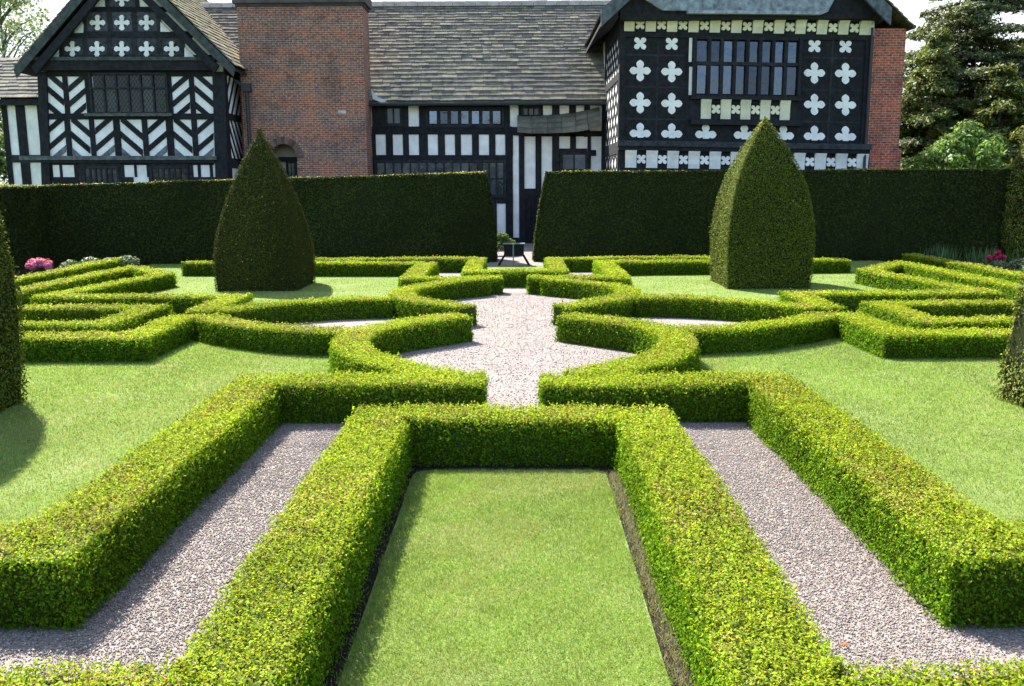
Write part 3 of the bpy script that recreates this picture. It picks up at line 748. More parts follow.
# the frame is the dark remainder round the panels: posts and rails cut by the panel grid
T3(372, 98, 604, 105.5, .05); T3(372, 126.5, 512, 134.5, .05); T3(372, 155, 506.5, 160, .055)
T3(372, 104, 408.5, 127, .04); T3(419, 104, 510, 127, .04)
px_ = [372]+[v for ab in row2 for v in ab]+[513]
for k in range(0, len(px_)-1, 2): T3(px_[k], 134, px_[k+1], 155.5, .045)
T3(372, 160, 506, 200, .035); T3(505.5, 134, 513, 245, .06); T3(372, 200, 497, 250, .035); T3(497, 197, 508, 203.5, .05); T3(495, 237.5, 545, 250, .05)
T3(505, 127, 522, 135.5, .07); T3(519, 118, 524.5, 245, .065); T3(518.5, 104, 543, 118, .045); T3(552, 104, 559.5, 118, .045); T3(569, 104, 576, 118, .045); T3(584, 104, 590, 137, .045)
T3(535.5, 134, 541.5, 246, .06); T3(552, 134, 559, 250, .06); T3(570, 134, 576, 152, .05); T3(524.5, 188.5, 535.5, 247, .04); T3(541.5, 196, 552, 247, .04)
T3(587, 133, 590.5, 250, .06); T3(559, 148.5, 587, 152.5, .055); T3(559, 152.5, 587, 250, .03); T3(590.5, 150, 596, 156, .05); T3(601, 104, 613, 250, .06); T3(519, 131, 604, 136.5, .05)
t.build('timber_frame', M['timber'], ha)
window(ha, 385, 106, 402.5, 126, HY, 2, 1, (.06, .07, .08), proud=.1)
window(ha, 426, 107.5, 504, 127.5, HY, 7, 1, (.07, .09, .13), mw=3.6, proud=.1, gm='sky_glass')
window(ha, 521, 106, 541, 117.5, HY, 3, 1, (.05, .06, .06), proud=.1)
window(ha, 375, 160, 480, 190, HY, 12, 1, (.04, .05, .06), proud=.12)
window(ha, 480, 160, 506, 197.5, HY, 3, 2, (.05, .06, .07), proud=.14)
window(ha, 560, 152, 588, 172, HY, 2, 1, (.06, .075, .10), proud=.1)
dr = MB(); dpoly = [(525, 246), (545, 246), (545, 203)]+[(535+10*math.cos(a), 203-8.5*math.sin(a)) for a in np.linspace(.3, 2.84, 7)]+[(525, 203)]
pxprism(dr, dpoly, HY, .075, .01, (.012, .012, .013))
for k in range(1, 5): pxprism(dr, [(525+4*k, 198), (525.6+4*k, 198), (525.6+4*k, 245), (525+4*k, 245)], HY, .09, 0, BLK)
dr.build('door', M['timber'], ha)
rf = MB(); ez2 = hz-.12; roof_slope(rf, (-22.5, HY-.6, ez2), (5.0, HY-.6, ez2), (0, 1, 1.12), 7.05, TILES, .32, .19, .55)
rf.build('roof', M['slate'], ha)
uv = Vector((0, 1, 1.12)).normalized()*7.05; ry, rzz = HY-.6+uv.y, ez2+uv.z
rc = MB(); x = -22.5
while x < 5: rc.prismx([(ry-.22, rzz-.12), (ry, rzz+.12), (ry+.22, rzz-.12)], x, x+.58, tone((.17, .19, .18), .15)); x += .6
rc.build('ridge_tiles', M['stone'], ha)
bk = MB(); bk.hexa([(-22.4, ry-.05, rzz-.1), (4.9, ry-.05, rzz-.1), (4.9, ry+.1, rzz-.1), (-22.4, ry+.1, rzz-.1), (-22.4, ry+5, hz), (4.9, ry+5, hz), (4.9, ry+5.2, hz), (-22.4, ry+5.2, hz)], TILES[2])
bk.hexa([(-22.4, HY-.55, ez2-.12), (4.9, HY-.55, ez2-.12), (4.9, HY-.55, ez2-.04), (-22.4, HY-.55, ez2-.04), (-22.4, ry, rzz-.22), (4.9, ry, rzz-.22), (4.9, ry, rzz-.13), (-22.4, ry, rzz-.13)], TILES[2])
bk.build('roof_underside', M['slate'], ha)
gt = MB(); gt.tube([(-7.2, HY-.68, ez2-.16), (4.3, HY-.68, ez2-.16)], .085, 8, (.022, .03, .03)); gt.build('gutter', M['metal'], ha)
fl = MB(); pp = [q(x, y, HY-.75) for x, y in ((371, 89), (378, 97), (387, 101.5), (381, 102.5), (373, 99))]
fl.prism(pp, HY-.8, HY-.72, (.55, .58, .62)); fl.build('lead_flashing', M['metal'], ha)
# lean-to canopy over the porch
cn = MB(); a0, a1 = q(517, 126, HY-.9), q(601, 121, HY-.9)
zz = [(517, 119, 132.5), (532, 119, 133.5), (548, 118.5, 133.5), (562, 117.5, 133), (576, 116, 132), (588, 113.5, 130), (601, 110.5, 126)]
for i in range(len(zz)-1):
    (xa_, t0, b0), (xb_, t1, b1) = zz[i], zz[i+1]
    for r_ in range(3):
        f0, f1 = r_/3, (r_+.93)/3
        pt = [q(xa_+.3, b0+(t0-b0)*f0, HY-.9), q(xb_-.2, b1+(t1-b1)*f0, HY-.9), q(xb_-.2, b1+(t1-b1)*f1, HY-.9), q(xa_+.3, b0+(t0-b0)*f1, HY-.9)]
        dy = .28*r_
        cn.hexa([(x, HY-1.0+dy, z) for x, z in pt]+[(x, HY-.0, z+.25) for x, z in pt], tone((.17, .165, .13), .3))
cn.build('porch_canopy', M['stone'], ha)
# chimney breast with arched recess
CY = 44.3
ch = MB()
cx0, cx1 = q(239.5, 60, CY)[0], q(364, 60, CY)[0]; ctop = q(300, 3.2, CY)[1]
ax0, ax1 = q(270.5, 165, CY)[0], q(297.5, 165, CY)[0]; az = q(283, 159, CY)[1]; acx = (ax0+ax1)/2; ar = (ax1-ax0)/2
ch.box(cx0, ax0, CY, CY+.5, 0, ctop); ch.box(ax1, cx1, CY, CY+.5, 0, ctop)
arc = [(acx-ar*math.cos(t_), az+ar*1.1*math.sin(t_)) for t_ in np.linspace(0, math.pi, 15)]
for (xa_, za_), (xb_, zb_) in zip(arc[:-1], arc[1:]): ch.prism([(xa_, za_), (xb_, zb_), (xb_, ctop), (xa_, ctop)], CY, CY+.5)
ch.box(cx0+.003, cx1-.003, CY+1.3, CY+1.75, 0, ctop+.002); ch.box(cx0+.002, ax0, CY+.5, CY+1.3, 0, ctop+.001); ch.box(ax1, cx1-.002, CY+.5, CY+1.3, 0, ctop+.001)
ch.box(ax0, ax1, CY+.5, CY+1.3, az+ar*1.15, ctop-.002)
cob = ch.build('chimney', M['brick'], ha)
cc = MB(); cc.box(cx0-.16, cx1+.16, CY-.16, CY+1.9, ctop, ctop+.42, (.10, .088, .08)); cc.box(cx0-.06, cx1+.06, CY-.06, CY+1.8, ctop-.14, ctop-.001, (.07, .06, .055)); cc.build('coping', M['stone'], cob)
cs = MB()
for k in range(3): cs.box(cx0+.4+k*1.9, cx0+1.8+k*1.9, CY+.3, CY+1.7, ctop+.422, ctop+3.0)
cs.build('flue_stack', M['brick'], cob)
vo = MB()
for k in range(15):
    t0, t1 = math.pi*k/15+.01, math.pi*(k+1)/15-.01
    vo.prism([(acx-ar*1.0*math.cos(t0), az+ar*1.1*math.sin(t0)), (acx-ar*1.5*math.cos(t0), az+ar*1.6*math.sin(t0)), (acx-ar*1.5*math.cos(t1), az+ar*1.6*math.sin(t1)), (acx-ar*math.cos(t1), az+ar*1.1*math.sin(t1))], CY-.012, CY+.2, tone((.17, .10, .08), .4))
vo.build('arch_ring', M['stone'], cob)
rv = MB(); rv.box(ax0+.01, ax1-.01, CY+1.1, CY+1.29, 0, az+ar*1.12, (.36, .32, .25)); rv.box(ax0+.004, ax0+.12, CY+.2, CY+1.1, 0, az, (.36, .32, .25))
rv.box(ax0+.02, ax1-.02, CY+.95, CY+1.09, az-.1, az+.12, BLK); rv.build('arch_recess', M['plaster'], cob)
window(ha, 286.5, 161, 297, 184, CY+1.08, 2, 1, (.04, .05, .05), proud=.06)
pl = MB(); pl.prism(quadp(338, 110.5, 346, 113.5, CY), CY-.03, CY+.02, (.55, .52, .47)); pl.build('stone_plaque', M['stone'], cob)
br = MB(); br.box(-13.6, cx0-.01, 45.3, 46.0, 0, q(245, 70, 45.3)[1]); br.build('brick_strip', M['brick'], ha)
dp = MB(); x_, _ = q(248, 110, 44.1); dp.tube([(x_, 44.05, 7.4), (x_, 44.05, 0)], .085, 8, (.03, .032, .036)); dp.tube([(x_-.5, 43.9, 7.7), (x_, 44.05, 7.35)], .085, 8, (.03, .032, .036)); dp.box(x_-.2, x_+.2, 43.9, 44.2, 7.2, 7.55, (.03, .032, .036)); dp.build('drainpipe', M['metal'], ha)

# ------------------------------------------------------------------ gabled wing with quatrefoils (right)
RY = 39.6
rw = empty('gabled_wing', base_of(10, RY), 'black gabled house wing studded with white quatrefoils, brick wall at its right end', 'house', 'timber framed ranges of the old house')
sk = lambda x: 4.0*(x-620)/248
rx0, rx1 = q(620, 100, RY)[0], q(870, 100, RY)[0]; rzt = q(740, 14, RY)[1]
rcx = (q(603, 20, RY)[0]+q(890, 24, RY)[0])/2; rhw = q(890, 24, RY)[0]-rcx
w = MB(); w.box(rx0, rx1, RY, 56, 0, rzt, WHT); w.build('wall', M['plaster'], rw)
t = MB()
R_ = lambda a, b, c, d, pr, col=BLK: t.prism(quadp(a, b, c, d, RY, sk), RY-pr, RY+.02, tone(col, .2))
R_(619, 31.5, 869, 190, .05)                                    # black boarded front
t.prism([(rx0-.1, rzt-.3), (rx1+.1, rzt-.3), (rx1+.1, rzt+.5), (rcx, rzt+5.2), (rx0-.1, rzt+.5)], RY-.55, RY+.1, BLK)
R_(620, 14, 869, 18.3, .45); R_(620, 31.5, 869, 37, .12); R_(617, 140.5, 869, 146, .36, (.045, .05, .056)); R_(618, 146, 868, 150.2, .26)
R_(690, 118, 800, 123.5, .32); R_(690, 96, 800, 98.2, .3, BLK2); R_(619, 167.5, 869, 171, .2)
R_(619, 37, 625, 141, .11); R_(862.5, 37, 869.5, 141, .13); R_(656, 37, 658, 141, .063, BLK2); R_(686, 37, 690, 141, .07); R_(798.5, 37, 801.5, 141, .07); R_(829, 37, 831, 141, .063, BLK2)
R_(625, 86, 686, 87.5, .058, BLK2); R_(801.5, 86, 862, 87.5, .058, BLK2); R_(625, 118, 686, 119.5, .058, BLK2); R_(801.5, 118, 862, 119.5, .058, BLK2); R_(625, 54, 686, 55.5, .058, BLK2); R_(801.5, 54, 862, 55.5, .058, BLK2)
t.build('timber_frame', M['timber'], rw)
ap = MB(); skx = lambda x: 1.0*(x-620)/248
ap.prism([q(x, y, RY) for x, y in ((660, 13.5), (822, 15), (829, 2), (640, 1))], RY-.72, RY-.53, (.27, .31, .34)); ap.prism([q(x, y, RY) for x, y in ((684, 16.8), (815, 18), (822, 14.8), (684, 13.3))], RY-.8, RY-.54, (.34, .37, .38)); ap.build('weathered_apron_board', M['timber'], rw)
def one(poly, proud, c=WHT, Y=RY, k=sk, name='quatrefoil'):
    m = MB(); pxprism(m, poly, Y, proud, .01, c, k); return m.build(name, M['plaster'], rw)
def saltire(cx, cy, r):      # four-lobed flower set on the diagonal
    ca = math.sqrt(.5); return [(cx+(x*ca-y*ca), cy+(x*ca+y*ca)) for x, y in quatrefoil(0, 0, r, 4, 8)]
for cx, cy in [(640, 70.5), (671.5, 71), (640, 102.5), (671.5, 102.8), (814, 70), (845, 70), (814, 101.5), (845, 101.5)]:
    one(quatrefoil(cx, cy, 10.4), .065)
for cx in (640, 671.5, 705.5, 744, 783, 814, 845): one(quatrefoil(cx, 133.2, 10.4, 3), .065)
for cx in (640, 671.5, 814, 845): one(saltire(cx, 43.2, 7.4), .065)
for cx in (705, 735, 765, 786): one(quatrefoil(cx, -4, 7), .05, WHT, RY-.53, lambda x: 0)
def cove_row(xs, y0, y1, proud, wid, c, curve=True):
    for cx in xs:
        cv = MB()
        for r_ in range(4):      # curved cove in four facets
            f0, f1 = r_/4, (r_+1)/4
            a = quadp(cx-wid/2, y0+(y1-y0)*f0, cx+wid/2, y0+(y1-y0)*f1, RY, sk); pf0, pf1 = proud*(1-f0**.6)+.07, proud*(1-f1**.6)+.07
            cv.hexa([(a[0][0], RY-pf1, a[0][1]), (a[1][0], RY-pf1, a[1][1]), (a[2][0], RY-pf0, a[2][1]), (a[3][0], RY-pf0, a[3][1]), (a[0][0], RY, a[0][1]), (a[1][0], RY, a[1][1]), (a[2][0], RY, a[2][1]), (a[3][0], RY, a[3][1])], tone(c, .06))
        cv.build('plaster_cove', M['plaster'], rw)
    for a, b in zip(xs[:-1], xs[1:]):
        one(saltire((a+b)/2, (y0+y1)/2, 5.4), proud*.3+.075, tone(c, .06), RY, sk, 'plaster_flower')
cove_row([629+21.35*k for k in range(12)], 18.3, 31.5, .3, 10.2, CRM)
cove_row([630.5+21.0*k for k in range(12)], 150.2, 167.5, .2, 11.2, WHT)
cove_row([705.5+19.7*k for k in range(5)], 98.2, 117.5, .2, 10, CRM)
db = MB()
for (a, b, c, d, pr) in ((619, 18.3, 869, 31.5, .065), (619, 150.2, 869, 167.5, .06), (690, 98.2, 800, 118, .06)): db.prism(quadp(a, b, c, d, RY, sk), RY-pr, RY-.0525, BLK)
for x_, in (): pass
db.build('cove_backing', M['timber'], rw)
window(rw, 692, 35.5, 800, 97, RY, 8, 2, (.045, .056, .078), BLK, sk, fw=3.2, mw=3.4, tr=[62.5], proud=.26, pz=.1, gm='sky_glass')
ws = MB(); ws.prism(quadp(688.6, 37, 691.6, 61, RY, sk), RY-.1, RY-.05, WHT); ws.prism(quadp(688.6, 66, 691.6, 94, RY, sk), RY-.1, RY-.05, WHT); ws.build('plaster_reveal', M['plaster'], rw)
# left return wall, in sun, lozenge pattern
sd = MB(); XL = rx0
zj = q(620, 146, RY)[1]; zc_ = q(620, 75, RY)[1]
def lat(z0, z1, n, slope, th):
    for k in range(n+1):
        for sgn in (1, -1):
            zb = z0-4.6+k*(z1-z0+4.6)/n
            l = [(RY+.2, zb if sgn > 0 else zb+slope*6.2), (46.0, zb+slope*6.2 if sgn > 0 else zb), (46.0, (zb+slope*6.2 if sgn > 0 else zb)+th), (RY+.2, (zb if sgn > 0 else zb+slope*6.2)+th)]
            l = clip(l, RY+.2, z0, 46, z1)
            if len(l) >= 3: sd.prismx(l, XL-.03-.004*sgn, XL+.02, tone(BLK))
lat(zc_+.15, rzt-.7, 8, .75, .22); lat(zj+.2, zc_-.15, 8, .75, .22); lat(.4, zj-.3, 9, .75, .22)
for a, b in ((zc_-.15, zc_+.15), (zj-.3, zj+.2), (rzt-.7, rzt)): sd.box(XL-.05, XL+.02, RY+.05, 46, a, b, BLK)
sd.box(XL-.06, XL+.02, RY+.02, RY+.3, 0, rzt, BLK); sd.box(XL-.06, XL+.02, 45.7, 46, 0, rzt, BLK)
sd.build('return_wall_timber', M['timber'], rw)
be = MB(); bx1 = q(902.5, 100, RY)[0]; be.box(rx1+.005, bx1, RY+.08, 56, 0, q(880, 28, RY)[1], (1.2, .86, .8)); z_ = q(885, 146, RY)[1]; be.box(rx1+.006, bx1+.1, RY+.0, RY+.9, 0, z_-.1, (1.3, .84, .78)); be.build('brick_end_wall', M['brick'], rw)
dp = MB(); xx = q(866.5, 100, RY)[0]; dp.tube([(xx, RY-.2, rzt-.6), (xx, RY-.2, 0)], .06, 8, (.02, .021, .024)); dp.build('drainpipe', M['metal'], rw)
rf = MB(); yf = RY-1.15; rcx = (q(602.5, 17, yf)[0]+q(889, 20, yf)[0])/2; rhw = q(889, 20, yf)[0]-rcx; ez3 = q(603, 13, yf)[1]; ex3 = rhw; exr = q(913, 24, RY-.3)[0]-rcx
for sg in (-1, 1):
    e = ex3 if sg < 0 else exr; zE = ez3+.05 if sg < 0 else q(900, 25.5, RY-.3)[1]
    roof_slope(rf, (rcx+sg*e, yf+.06 if sg < 0 else RY-.3, zE), (rcx+sg*e, 57, zE), (-sg, 0, .92), e*1.36, MOSS if sg > 0 else TILES, .3, .22, .5)
rf.build('roof', M['slate'], rw)
un = MB()
for sg in (-1, 1): un.prism([(rcx+sg*(ex3-.03), ez3-.16), (rcx, ez3-.16+ex3*.92), (rcx, ez3-.3+ex3*.92), (rcx+sg*(ex3-.03), ez3-.3)], yf+.1, 57, BLK2)
un.build('roof_underside', M['timber'], rw)
bb = MB()
for sg in (-1, 1):
    a = (rcx+sg*(ex3+.06), ez3+.12); b = (rcx, ez3+.12+ex3*.92)
    bb.prism([a, b, (b[0], b[1]-.7), (a[0], a[1]-.66)], yf-.08, yf+.05, (.11, .128, .14))
bb.build('bargeboard', M['timber'], rw)
ga = MB(); ga.tube([(rcx+exr+.05, RY-.35, q(900, 27, RY-.3)[1]), (rcx+exr+.05, 56, q(900, 27, RY-.3)[1])], .08, 8, (.03, .03, .035)); ga.build('gutter', M['metal'], rw)

# ------------------------------------------------------------------ stand in the gap, post, shrub
sx_, sy_ = q(514, 262, 33.5)[0], 33.5
gs = empty('garden_stand', (sx_, sy_, 0), 'black box-shaped stand on splayed legs in the gap between the tall hedges', 'stand')
b = MB(); b.box(sx_-.36, sx_+.36, sy_-.2, sy_+.2, .36, .78, (.008, .008, .009)); b.build('box_body', M['timber'], gs, .01)
b = MB(); b.box(sx_-.40, sx_+.40, sy_-.24, sy_+.24, .782, .81, (.10, .11, .12)); b.build('top_plate', M['metal'], gs)
for i in (-1, 1):
    for j in (-1, 1):
        b = MB(); b.beam((sx_+i*.33, sy_+j*.17, .40), (sx_+i*.56, sy_+j*.3, 0), .05, .05, (.01, .01, .011)); b.build('leg', M['timber'], gs)
px_x = q(513.4, 262, 32.9)[0]
b = MB(); b.tube([(px_x, 32.9, 0), (px_x, 32.9, .8)], .022, 8, (.12, .14, .16)); b.box(px_x-.05, px_x+.05, 32.86, 32.94, .80, .83, (.12, .14, .16))
tag(b.build('marker_post', M['metal']), 'thin grey upright post right in front of the black stand', 'post')

def leaf_blob(name, centers, radii, n, L, pal, mat, parent=None, flat=.7):
    k = rng.choice(len(centers), size=n); d = unit(rng.normal(size=(n, 3))); d[:, 2] = np.where(d[:, 2] < -.3, -d[:, 2], d[:, 2])
    r = np.array(radii)[k][:, None]*(rng.random((n, 1))**.4)
    P = np.array(centers)[k]+d*r*np.array([1, 1, flat]); P[:, 2] = np.maximum(P[:, 2], .03)
    Lr = L*rng.uniform(.6, 1.4, n)
    v, f, c = leaves(P, d, Lr, Lr*.55, palette(n, *pal), .7, .5)
    return np_mesh(name, v, f, mat, parent, c)
FRESH = ([(.13, .225, .05), (.09, .16, .036), (.18, .275, .075)], [3, 2, 1])
GREYG = ([(.13, .18, .10), (.09, .13, .07), (.18, .22, .14)], [3, 2, 1])
MIDG = ([(.05, .10, .025), (.08, .14, .03), (.035, .07, .02)], [3, 2, 2])
lx = q(504, 250, 38)[0]
tag(leaf_blob('leafy_shrub', [(lx-.3, 38, .3), (lx+.15, 38.1, .45), (lx-.1, 38, .75)], [.4, .38, .3], 1500, .11, FRESH, M['leaf']), 'bright green leafy shrub against the house wall behind the black stand', 'shrub')

# flower borders
def peony(x, y, h, r, nfl, cols, label, rf_=.12):
    root = empty('peony_plant', (x, y, 0), label, 'flower', 'peonies in the side borders')
    leaf_blob('foliage', [(x, y, h*.35), (x-r*.4, y, h*.3), (x+r*.4, y+.1, h*.3)], [r*.7, r*.55, r*.55], 1600, .12, MIDG, M['leaf'], root)
    for k in range(nfl):
        a = rng.uniform(0, 6.28); rr = r*.75*rng.random()**.6; cx, cy, cz = x+rr*math.cos(a), y+rr*math.sin(a)*.7-.15, h*(.75+.35*rng.random())
        n = 70; d = unit(rng.normal(size=(n, 3))); P = np.array([cx, cy, cz])+d*rf_*rng.uniform(.35, 1, (n, 1))*np.array([1, 1, .75])
        v, f, c = leaves(P, d, np.full(n, rf_*.95), np.full(n, rf_*.9), palette(n, cols, [1]*len(cols), .12), .3, .2)
        np_mesh('blossom', v, f, M['petal'], root, c)
PINK = [(.62, .16, .36), (.70, .28, .46), (.55, .10, .28)]; RED = [(.42, .02, .07), (.55, .04, .12)]; PALE = [(.72, .40, .50), (.75, .5, .58)]
def gat(x, y):
    d = ray(x, y); t = -H/d.z; return d.x*t, d.y*t
peony(-14.75, 28.4, .62, .45, 15, PINK, 'peony bush heaped with bright pink blooms beside the left tall hedge', .12)
peony(15.45, 29.9, .62, .5, 7, RED, 'peony bush with crimson blooms in the right border', .095)
peony(15.1, 27.2, .55, .4, 6, PALE, 'peony bush with pale pink blooms at the right edge of the photo', .11)
tag(leaf_blob('silver_foliage_plant', [(-14.9+.5*k, 30.6+.35*k, .27+.06*(k % 2)) for k in range(4)], [.36]*4, 1300, .11, GREYG, M['leaf']), 'low silvery green foliage plant spreading right of the pink peonies', 'plant')
tag(leaf_blob('leafy_shrub', [(-15.6, 26.4, .5), (-15.9, 27, .8)], [.55, .5], 1600, .12, MIDG, M['leaf']), 'green leafy shrub left of the pink peonies', 'shrub')
for k in range(5):
    cx, cy = 14.9+.42*k-.3*(k % 2), 33.0-.75*k
    n = 75; P = np.column_stack([cx+.28*rng.normal(size=n), cy+.25*rng.normal(size=n), np.zeros(n)])
    a = rng.uniform(0, 6.28, n); hh = rng.uniform(.4, .85, n); d = np.stack([np.cos(a)*.25, np.sin(a)*.25, np.ones(n)], 1)*hh[:, None]
    s = np.stack([-np.sin(a), np.cos(a), np.zeros(n)], 1)*.022
    v = np.stack([P-s, P+s, P+d*.6+s*.8, P+d], 1).reshape(-1, 3)
    o = np_mesh('iris_clump', v, np.arange(4*n, dtype=np.int32).reshape(n, 4), M['leaf'], None, palette(n, [(.06, .12, .045), (.09, .16, .06), (.05, .09, .035)], [1, 1, 1]))
    tag(o, 'clump of upright sword-shaped leaves in the right border before the tall hedge', 'plant', 'sword-leaved clumps in the right border')
tag(leaf_blob('silver_foliage_plant', [(15.5, 28.4, .3), (15.1, 28.9, .25), (15.9, 28.0, .3)], [.4, .35, .35], 1500, .1, GREYG, M['leaf']), 'low grey green plant between the crimson and pale pink peonies', 'plant')

# fallen leaves on the gravel
for (px, py, c, lab) in ((845, 648, (.45, .14, .05), 'single orange fallen leaf on the right gravel path'), (153, 553, (.02, .02, .018), 'dark fallen leaf on the left gravel path beside the hedge foot'), (213, 494, (.025, .022, .02), 'small dark curled leaf farther up the left gravel path')):
    gx_, gy_ = gat(px, py); b = MB(); n = 8; r = .019
    pts = [(gx_+r*1.6*math.cos(a)*(1 if abs(math.cos(a)) < .9 else 1.25), gy_+r*.8*math.sin(a), .014+.018*abs(math.sin(a))) for a in np.linspace(0, 6.283, n+1)[:-1]]
    b.add(pts+[(p_[0], p_[1], p_[2]+.002) for p_ in pts], [tuple(range(n)), tuple(range(2*n-1, n-1, -1))]+[(i, (i+1) % n, (i+1) % n+n, i+n) for i in range(n)], c)
    tag(b.build('fallen_leaf', M['bark']), lab, 'leaf')

# ------------------------------------------------------------------ trees
def conifer(x, y, h, r, n_wh, dens, pal, label, z_low=.06, droop=.25, lean=0, seed=1, cat='tree', L=.34, gap=.0, pw=.8):
    R = np.random.default_rng(seed); root = empty('conifer_tree', (x, y, 0), label, cat, 'trees behind the garden')
    t = MB(); pts = [(x+lean*k/8, y, h*k/8) for k in range(9)]
    t.tube(pts, [h*.022*(1-.93*k/8) for k in range(9)], 8, (.06, .045, .035))
    Ps, Ns = [], []
    for k in range(n_wh):
        f = z_low+(1-z_low)*(k+R.uniform(-.3, .3))/n_wh; f = min(max(f, .03), .985)
        nb = int(R.integers(4, 7))
        for j in range(nb):
            a = R.uniform(0, 6.283); ln = r*((1-f)**pw)*R.uniform(.6, 1.2)+.25
            if R.random() < gap: continue
            b0 = np.array([x+lean*f, y, h*f]); dr_ = np.array([math.cos(a), math.sin(a), 0])
            up0 = R.uniform(.05, .4); m = 6; bp = []
            for s in range(m+1):
                u = s/m; bp.append(b0+dr_*ln*u+np.array([0, 0, ln*(up0*u-droop*2*u*u)]))
            t.tube(bp[::2], [.02+.012*ln*(1-u) for u in (0, .33, .66, 1)], 5, (.055, .042, .032))
            c = int(dens*ln)
            uu = .12+.88*R.random(c)**.8; base = b0+dr_*ln*uu[:, None]+np.column_stack([np.zeros(c), np.zeros(c), ln*(up0*uu-droop*2*uu*uu)])
            side = np.array([-dr_[1], dr_[0], 0]); wd = .13+.30*ln*uu*(1.12-uu)
            P = base+side*(R.normal(size=c)*wd)[:, None]+np.array([0, 0, 1])*(R.normal(size=c)*.10-.07*np.abs(R.normal(size=c)))[:, None]
            Ps.append(P); Ns.append(np.tile(dr_*.4+np.array([0, 0, .8]), (c, 1)))
    t.build('trunk', M['bark'], root)
    P = np.concatenate(Ps); Nn = np.concatenate(Ns); n = len(P); Lr = L*rng.uniform(.5, 1.3, n)
    c = palette(n, *pal)*(1+.3*wob(P, .6, seed))[:, None]
    v, f, c = leaves(P, Nn, Lr, Lr*.34, np.clip(c, .004, .5), .55, .1)
    np_mesh('crown', v, f, M['leaf'], root, c)
    return root
def broadleaf(x, y, h, r, n, pal, label, L=.3, seed=1, bare=.3, clumps=26, stretch=1.0, name='broadleaf_tree'):
    R = np.random.default_rng(seed); root = empty(name, (x, y, 0), label, 'tree', 'trees behind the garden')
    t = MB(); t.tube([(x, y, 0), (x+.1, y, h*.35), (x-.05, y+.1, h*.65), (x, y, h*.95)], [h*.015, h*.011, h*.006, .02], 8, (.12, .11, .095))
    cs = []
    for k in range(clumps):
        a = R.uniform(0, 6.283); f = bare+(1-bare)*R.random(); e = math.sin(math.pi*min(1, (f-bare)/(1-bare)*.9+.12))**.7
        rr = r*e*R.uniform(.25, 1); p = np.array([x+rr*math.cos(a), y+rr*math.sin(a), h*f]); cs.append(p)
        b0 = (x, y, max(h*.2, h*f-rr*.9)); t.tube([b0, ((b0[0]+p[0])/2, (b0[1]+p[1])/2, (b0[2]+p[2])/2+.15*rr), tuple(p)], [h*.0045, h*.0028, .012], 5, (.10, .09, .08))
    t.build('trunk', M['bark'], root)
    cs = np.array(cs); k = R.choice(clumps, size=n); d = unit(R.normal(size=(n, 3)))
    cr_ = r*R.uniform(.16, .36, clumps)
    P = cs[k]+d*(cr_[k]*R.random(n)**.45)[:, None]*np.array([1, 1, .75*stretch]); P[:, 2] = np.maximum(P[:, 2], .1)
    Lr = L*rng.uniform(.5, 1.3, n); c = palette(n, *pal)*(1+.25*wob(P, .9, seed))[:, None]
    v, f, c = leaves(P, d, Lr, Lr*.6, np.clip(c, .004, .6), .6, .4)
    np_mesh('crown', v, f, M['leaf'], root, c)
DKC = ([(.10, .135, .034), (.068, .10, .028), (.155, .175, .042), (.22, .205, .055)], [3, 3, 2, .9])
BLC = ([(.10, .125, .055), (.075, .098, .046), (.14, .16, .062)], [3, 3, 2])
conifer(29.6, 62, 17.0, 9.4, 42, 105, BLC, 'tall open-branched conifer with sky showing through, highest tree at the right', .1, .12, seed=3, L=.34, gap=.08, pw=.7)
conifer(25.4, 58, 12.2, 5.4, 30, 140, DKC, 'dense dark conifer rising right beside the brick end of the house', .02, .22, seed=4, L=.3)
conifer(28.0, 55, 9.8, 4.6, 26, 130, DKC, 'bushy dark green conifer in front of the tall open-branched one', .02, .2, seed=5, L=.3)
conifer(36.5, 66, 15.0, 6.0, 30, 90, BLC, 'blue-green conifer at the right edge behind the golden yew', .05, .15, seed=6, L=.4, gap=.1)
conifer(24.6, 44, 7.4, 2.6, 20, 110, GOLD, 'golden green conifer at the right edge above the side hedge', .03, .1, seed=8, L=.26)
broadleaf(20.7, 43.5, 5.2, 2.5, 5200, FRESH, 'pale fresh green broadleaf tree just above the right tall hedge, before the conifers', .24, 9, .45, 46, name='maple_tree')
PALEG = ([(.26, .32, .17), (.20, .27, .13), (.32, .36, .23)], [3, 2, 1])
broadleaf(-35.5, 66, 17.5, 5.0, 10000, PALEG, 'airy pale-leaved tree against the sky at the far left', .26, 12, .12, 90, 1.2, name='birch_tree')
broadleaf(-33.0, 68, 13.0, 3.2, 6000, PALEG, 'thin wispy treetop showing beside the left gable', .24, 13, .25, 44, 1.2, name='birch_tree')
broadleaf(-28.3, 50, 6.6, 3.6, 4500, MIDG, 'bushy green tree filling the gap at the left end of the house', .3, 14, .05, 26)
broadleaf(-32, 44, 7.5, 3.8, 4500, MIDG, 'rounded green tree outside the left side hedge', .32, 15, .08, 26)
broadleaf(24.5, 60, 6.3, 4.2, 7000, MIDG, 'dark rounded bush low behind the tall hedge, under the conifers', .34, 17, .02, 34)
broadleaf(30, 58, 6.5, 4.6, 7000, MIDG, 'broad dark bush low behind the pale green maple', .34, 18, .02, 34)
conifer(33, 48, 9.5, 4.0, 20, 70, DKC, 'dark conifer outside the right side hedge', .03, .2, seed=16, L=.36)

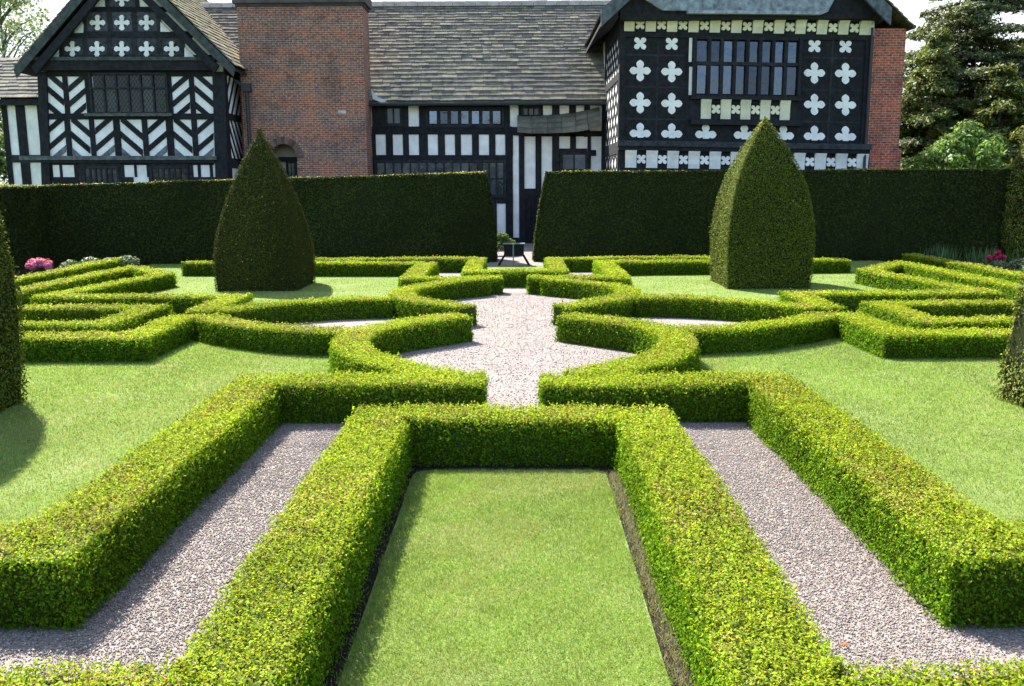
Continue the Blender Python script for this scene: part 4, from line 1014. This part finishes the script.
# ------------------------------------------------------------------ light, sky, camera
SUN = Vector((-.38, .55, .735)).normalized()
el = math.asin(SUN.z); az_ = math.atan2(SUN.x, SUN.y)
sd_ = bpy.data.lights.new('sun', 'SUN'); sd_.energy = 5.0; sd_.angle = math.radians(.53); sd_.color = (1, .955, .88)
so = bpy.data.objects.new('sun', sd_); COL.objects.link(so); so.rotation_euler = SUN.to_track_quat('Z', 'Y').to_euler(); so.location = (-30, 30, 60)
wd = bpy.data.worlds.new('World'); sc.world = wd; wd.use_nodes = True; nt = wd.node_tree; nt.nodes.clear()
out = nt.nodes.new('ShaderNodeOutputWorld'); bg = nt.nodes.new('ShaderNodeBackground'); sky = nt.nodes.new('ShaderNodeTexSky')
sky.sky_type = 'NISHITA'; sky.sun_disc = False; sky.sun_elevation = el; sky.sun_rotation = az_; sky.air_density = 1.0; sky.dust_density = 1.6; sky.ozone_density = 1.0
tc = nt.nodes.new('ShaderNodeTexCoord')
mp = nt.nodes.new('ShaderNodeMapping'); mp.inputs['Scale'].default_value = (1, 1, 2.2); nt.links.new(tc.outputs['Generated'], mp.inputs[0])
cn_ = noise(nt, 2.6, 7, mp.outputs[0], .55)
sx3 = nt.nodes.new('ShaderNodeSeparateXYZ'); nt.links.new(tc.outputs['Generated'], sx3.inputs[0])
ad = N(nt, 'ShaderNodeMath', operation='MULTIPLY_ADD'); nt.links.new(sx3.outputs[1], ad.inputs[0]); ad.inputs[1].default_value = .42; nt.links.new(cn_, ad.inputs[2])
cm = ramp(nt, [(.50, (0,)*3), (.86, (1,)*3)], ad.outputs[0])     # thin bright cloud, mostly on the sun's side of the sky
cl_ = mix(nt, sky.outputs[0], (3.0, 3.15, 3.35), cm)
nt.links.new(cl_, bg.inputs['Color']); bg.inputs['Strength'].default_value = .135
nt.links.new(bg.outputs[0], out.inputs['Surface'])

cam = bpy.data.cameras.new('camera'); co = bpy.data.objects.new('camera', cam); COL.objects.link(co); sc.camera = co
fwd = ray(512, 343); rgt = (ray(513, 343)-fwd).normalized(); upv = (ray(512, 342)-fwd).normalized(); fwd.normalize()
co.matrix_world = Matrix(((rgt.x, upv.x, -fwd.x, 0), (rgt.y, upv.y, -fwd.y, 0), (rgt.z, upv.z, -fwd.z, H), (0, 0, 0, 1)))
cam.sensor_width = 36; cam.lens = 36*F/1024; cam.clip_start = .1; cam.clip_end = 4000
vs_ = sc.view_settings; vs_.view_transform = 'Standard'; vs_.look = 'None'; vs_.gamma = 1; vs_.use_curve_mapping = False; vs_.exposure = 1.75
sc.display_settings.display_device = 'sRGB'
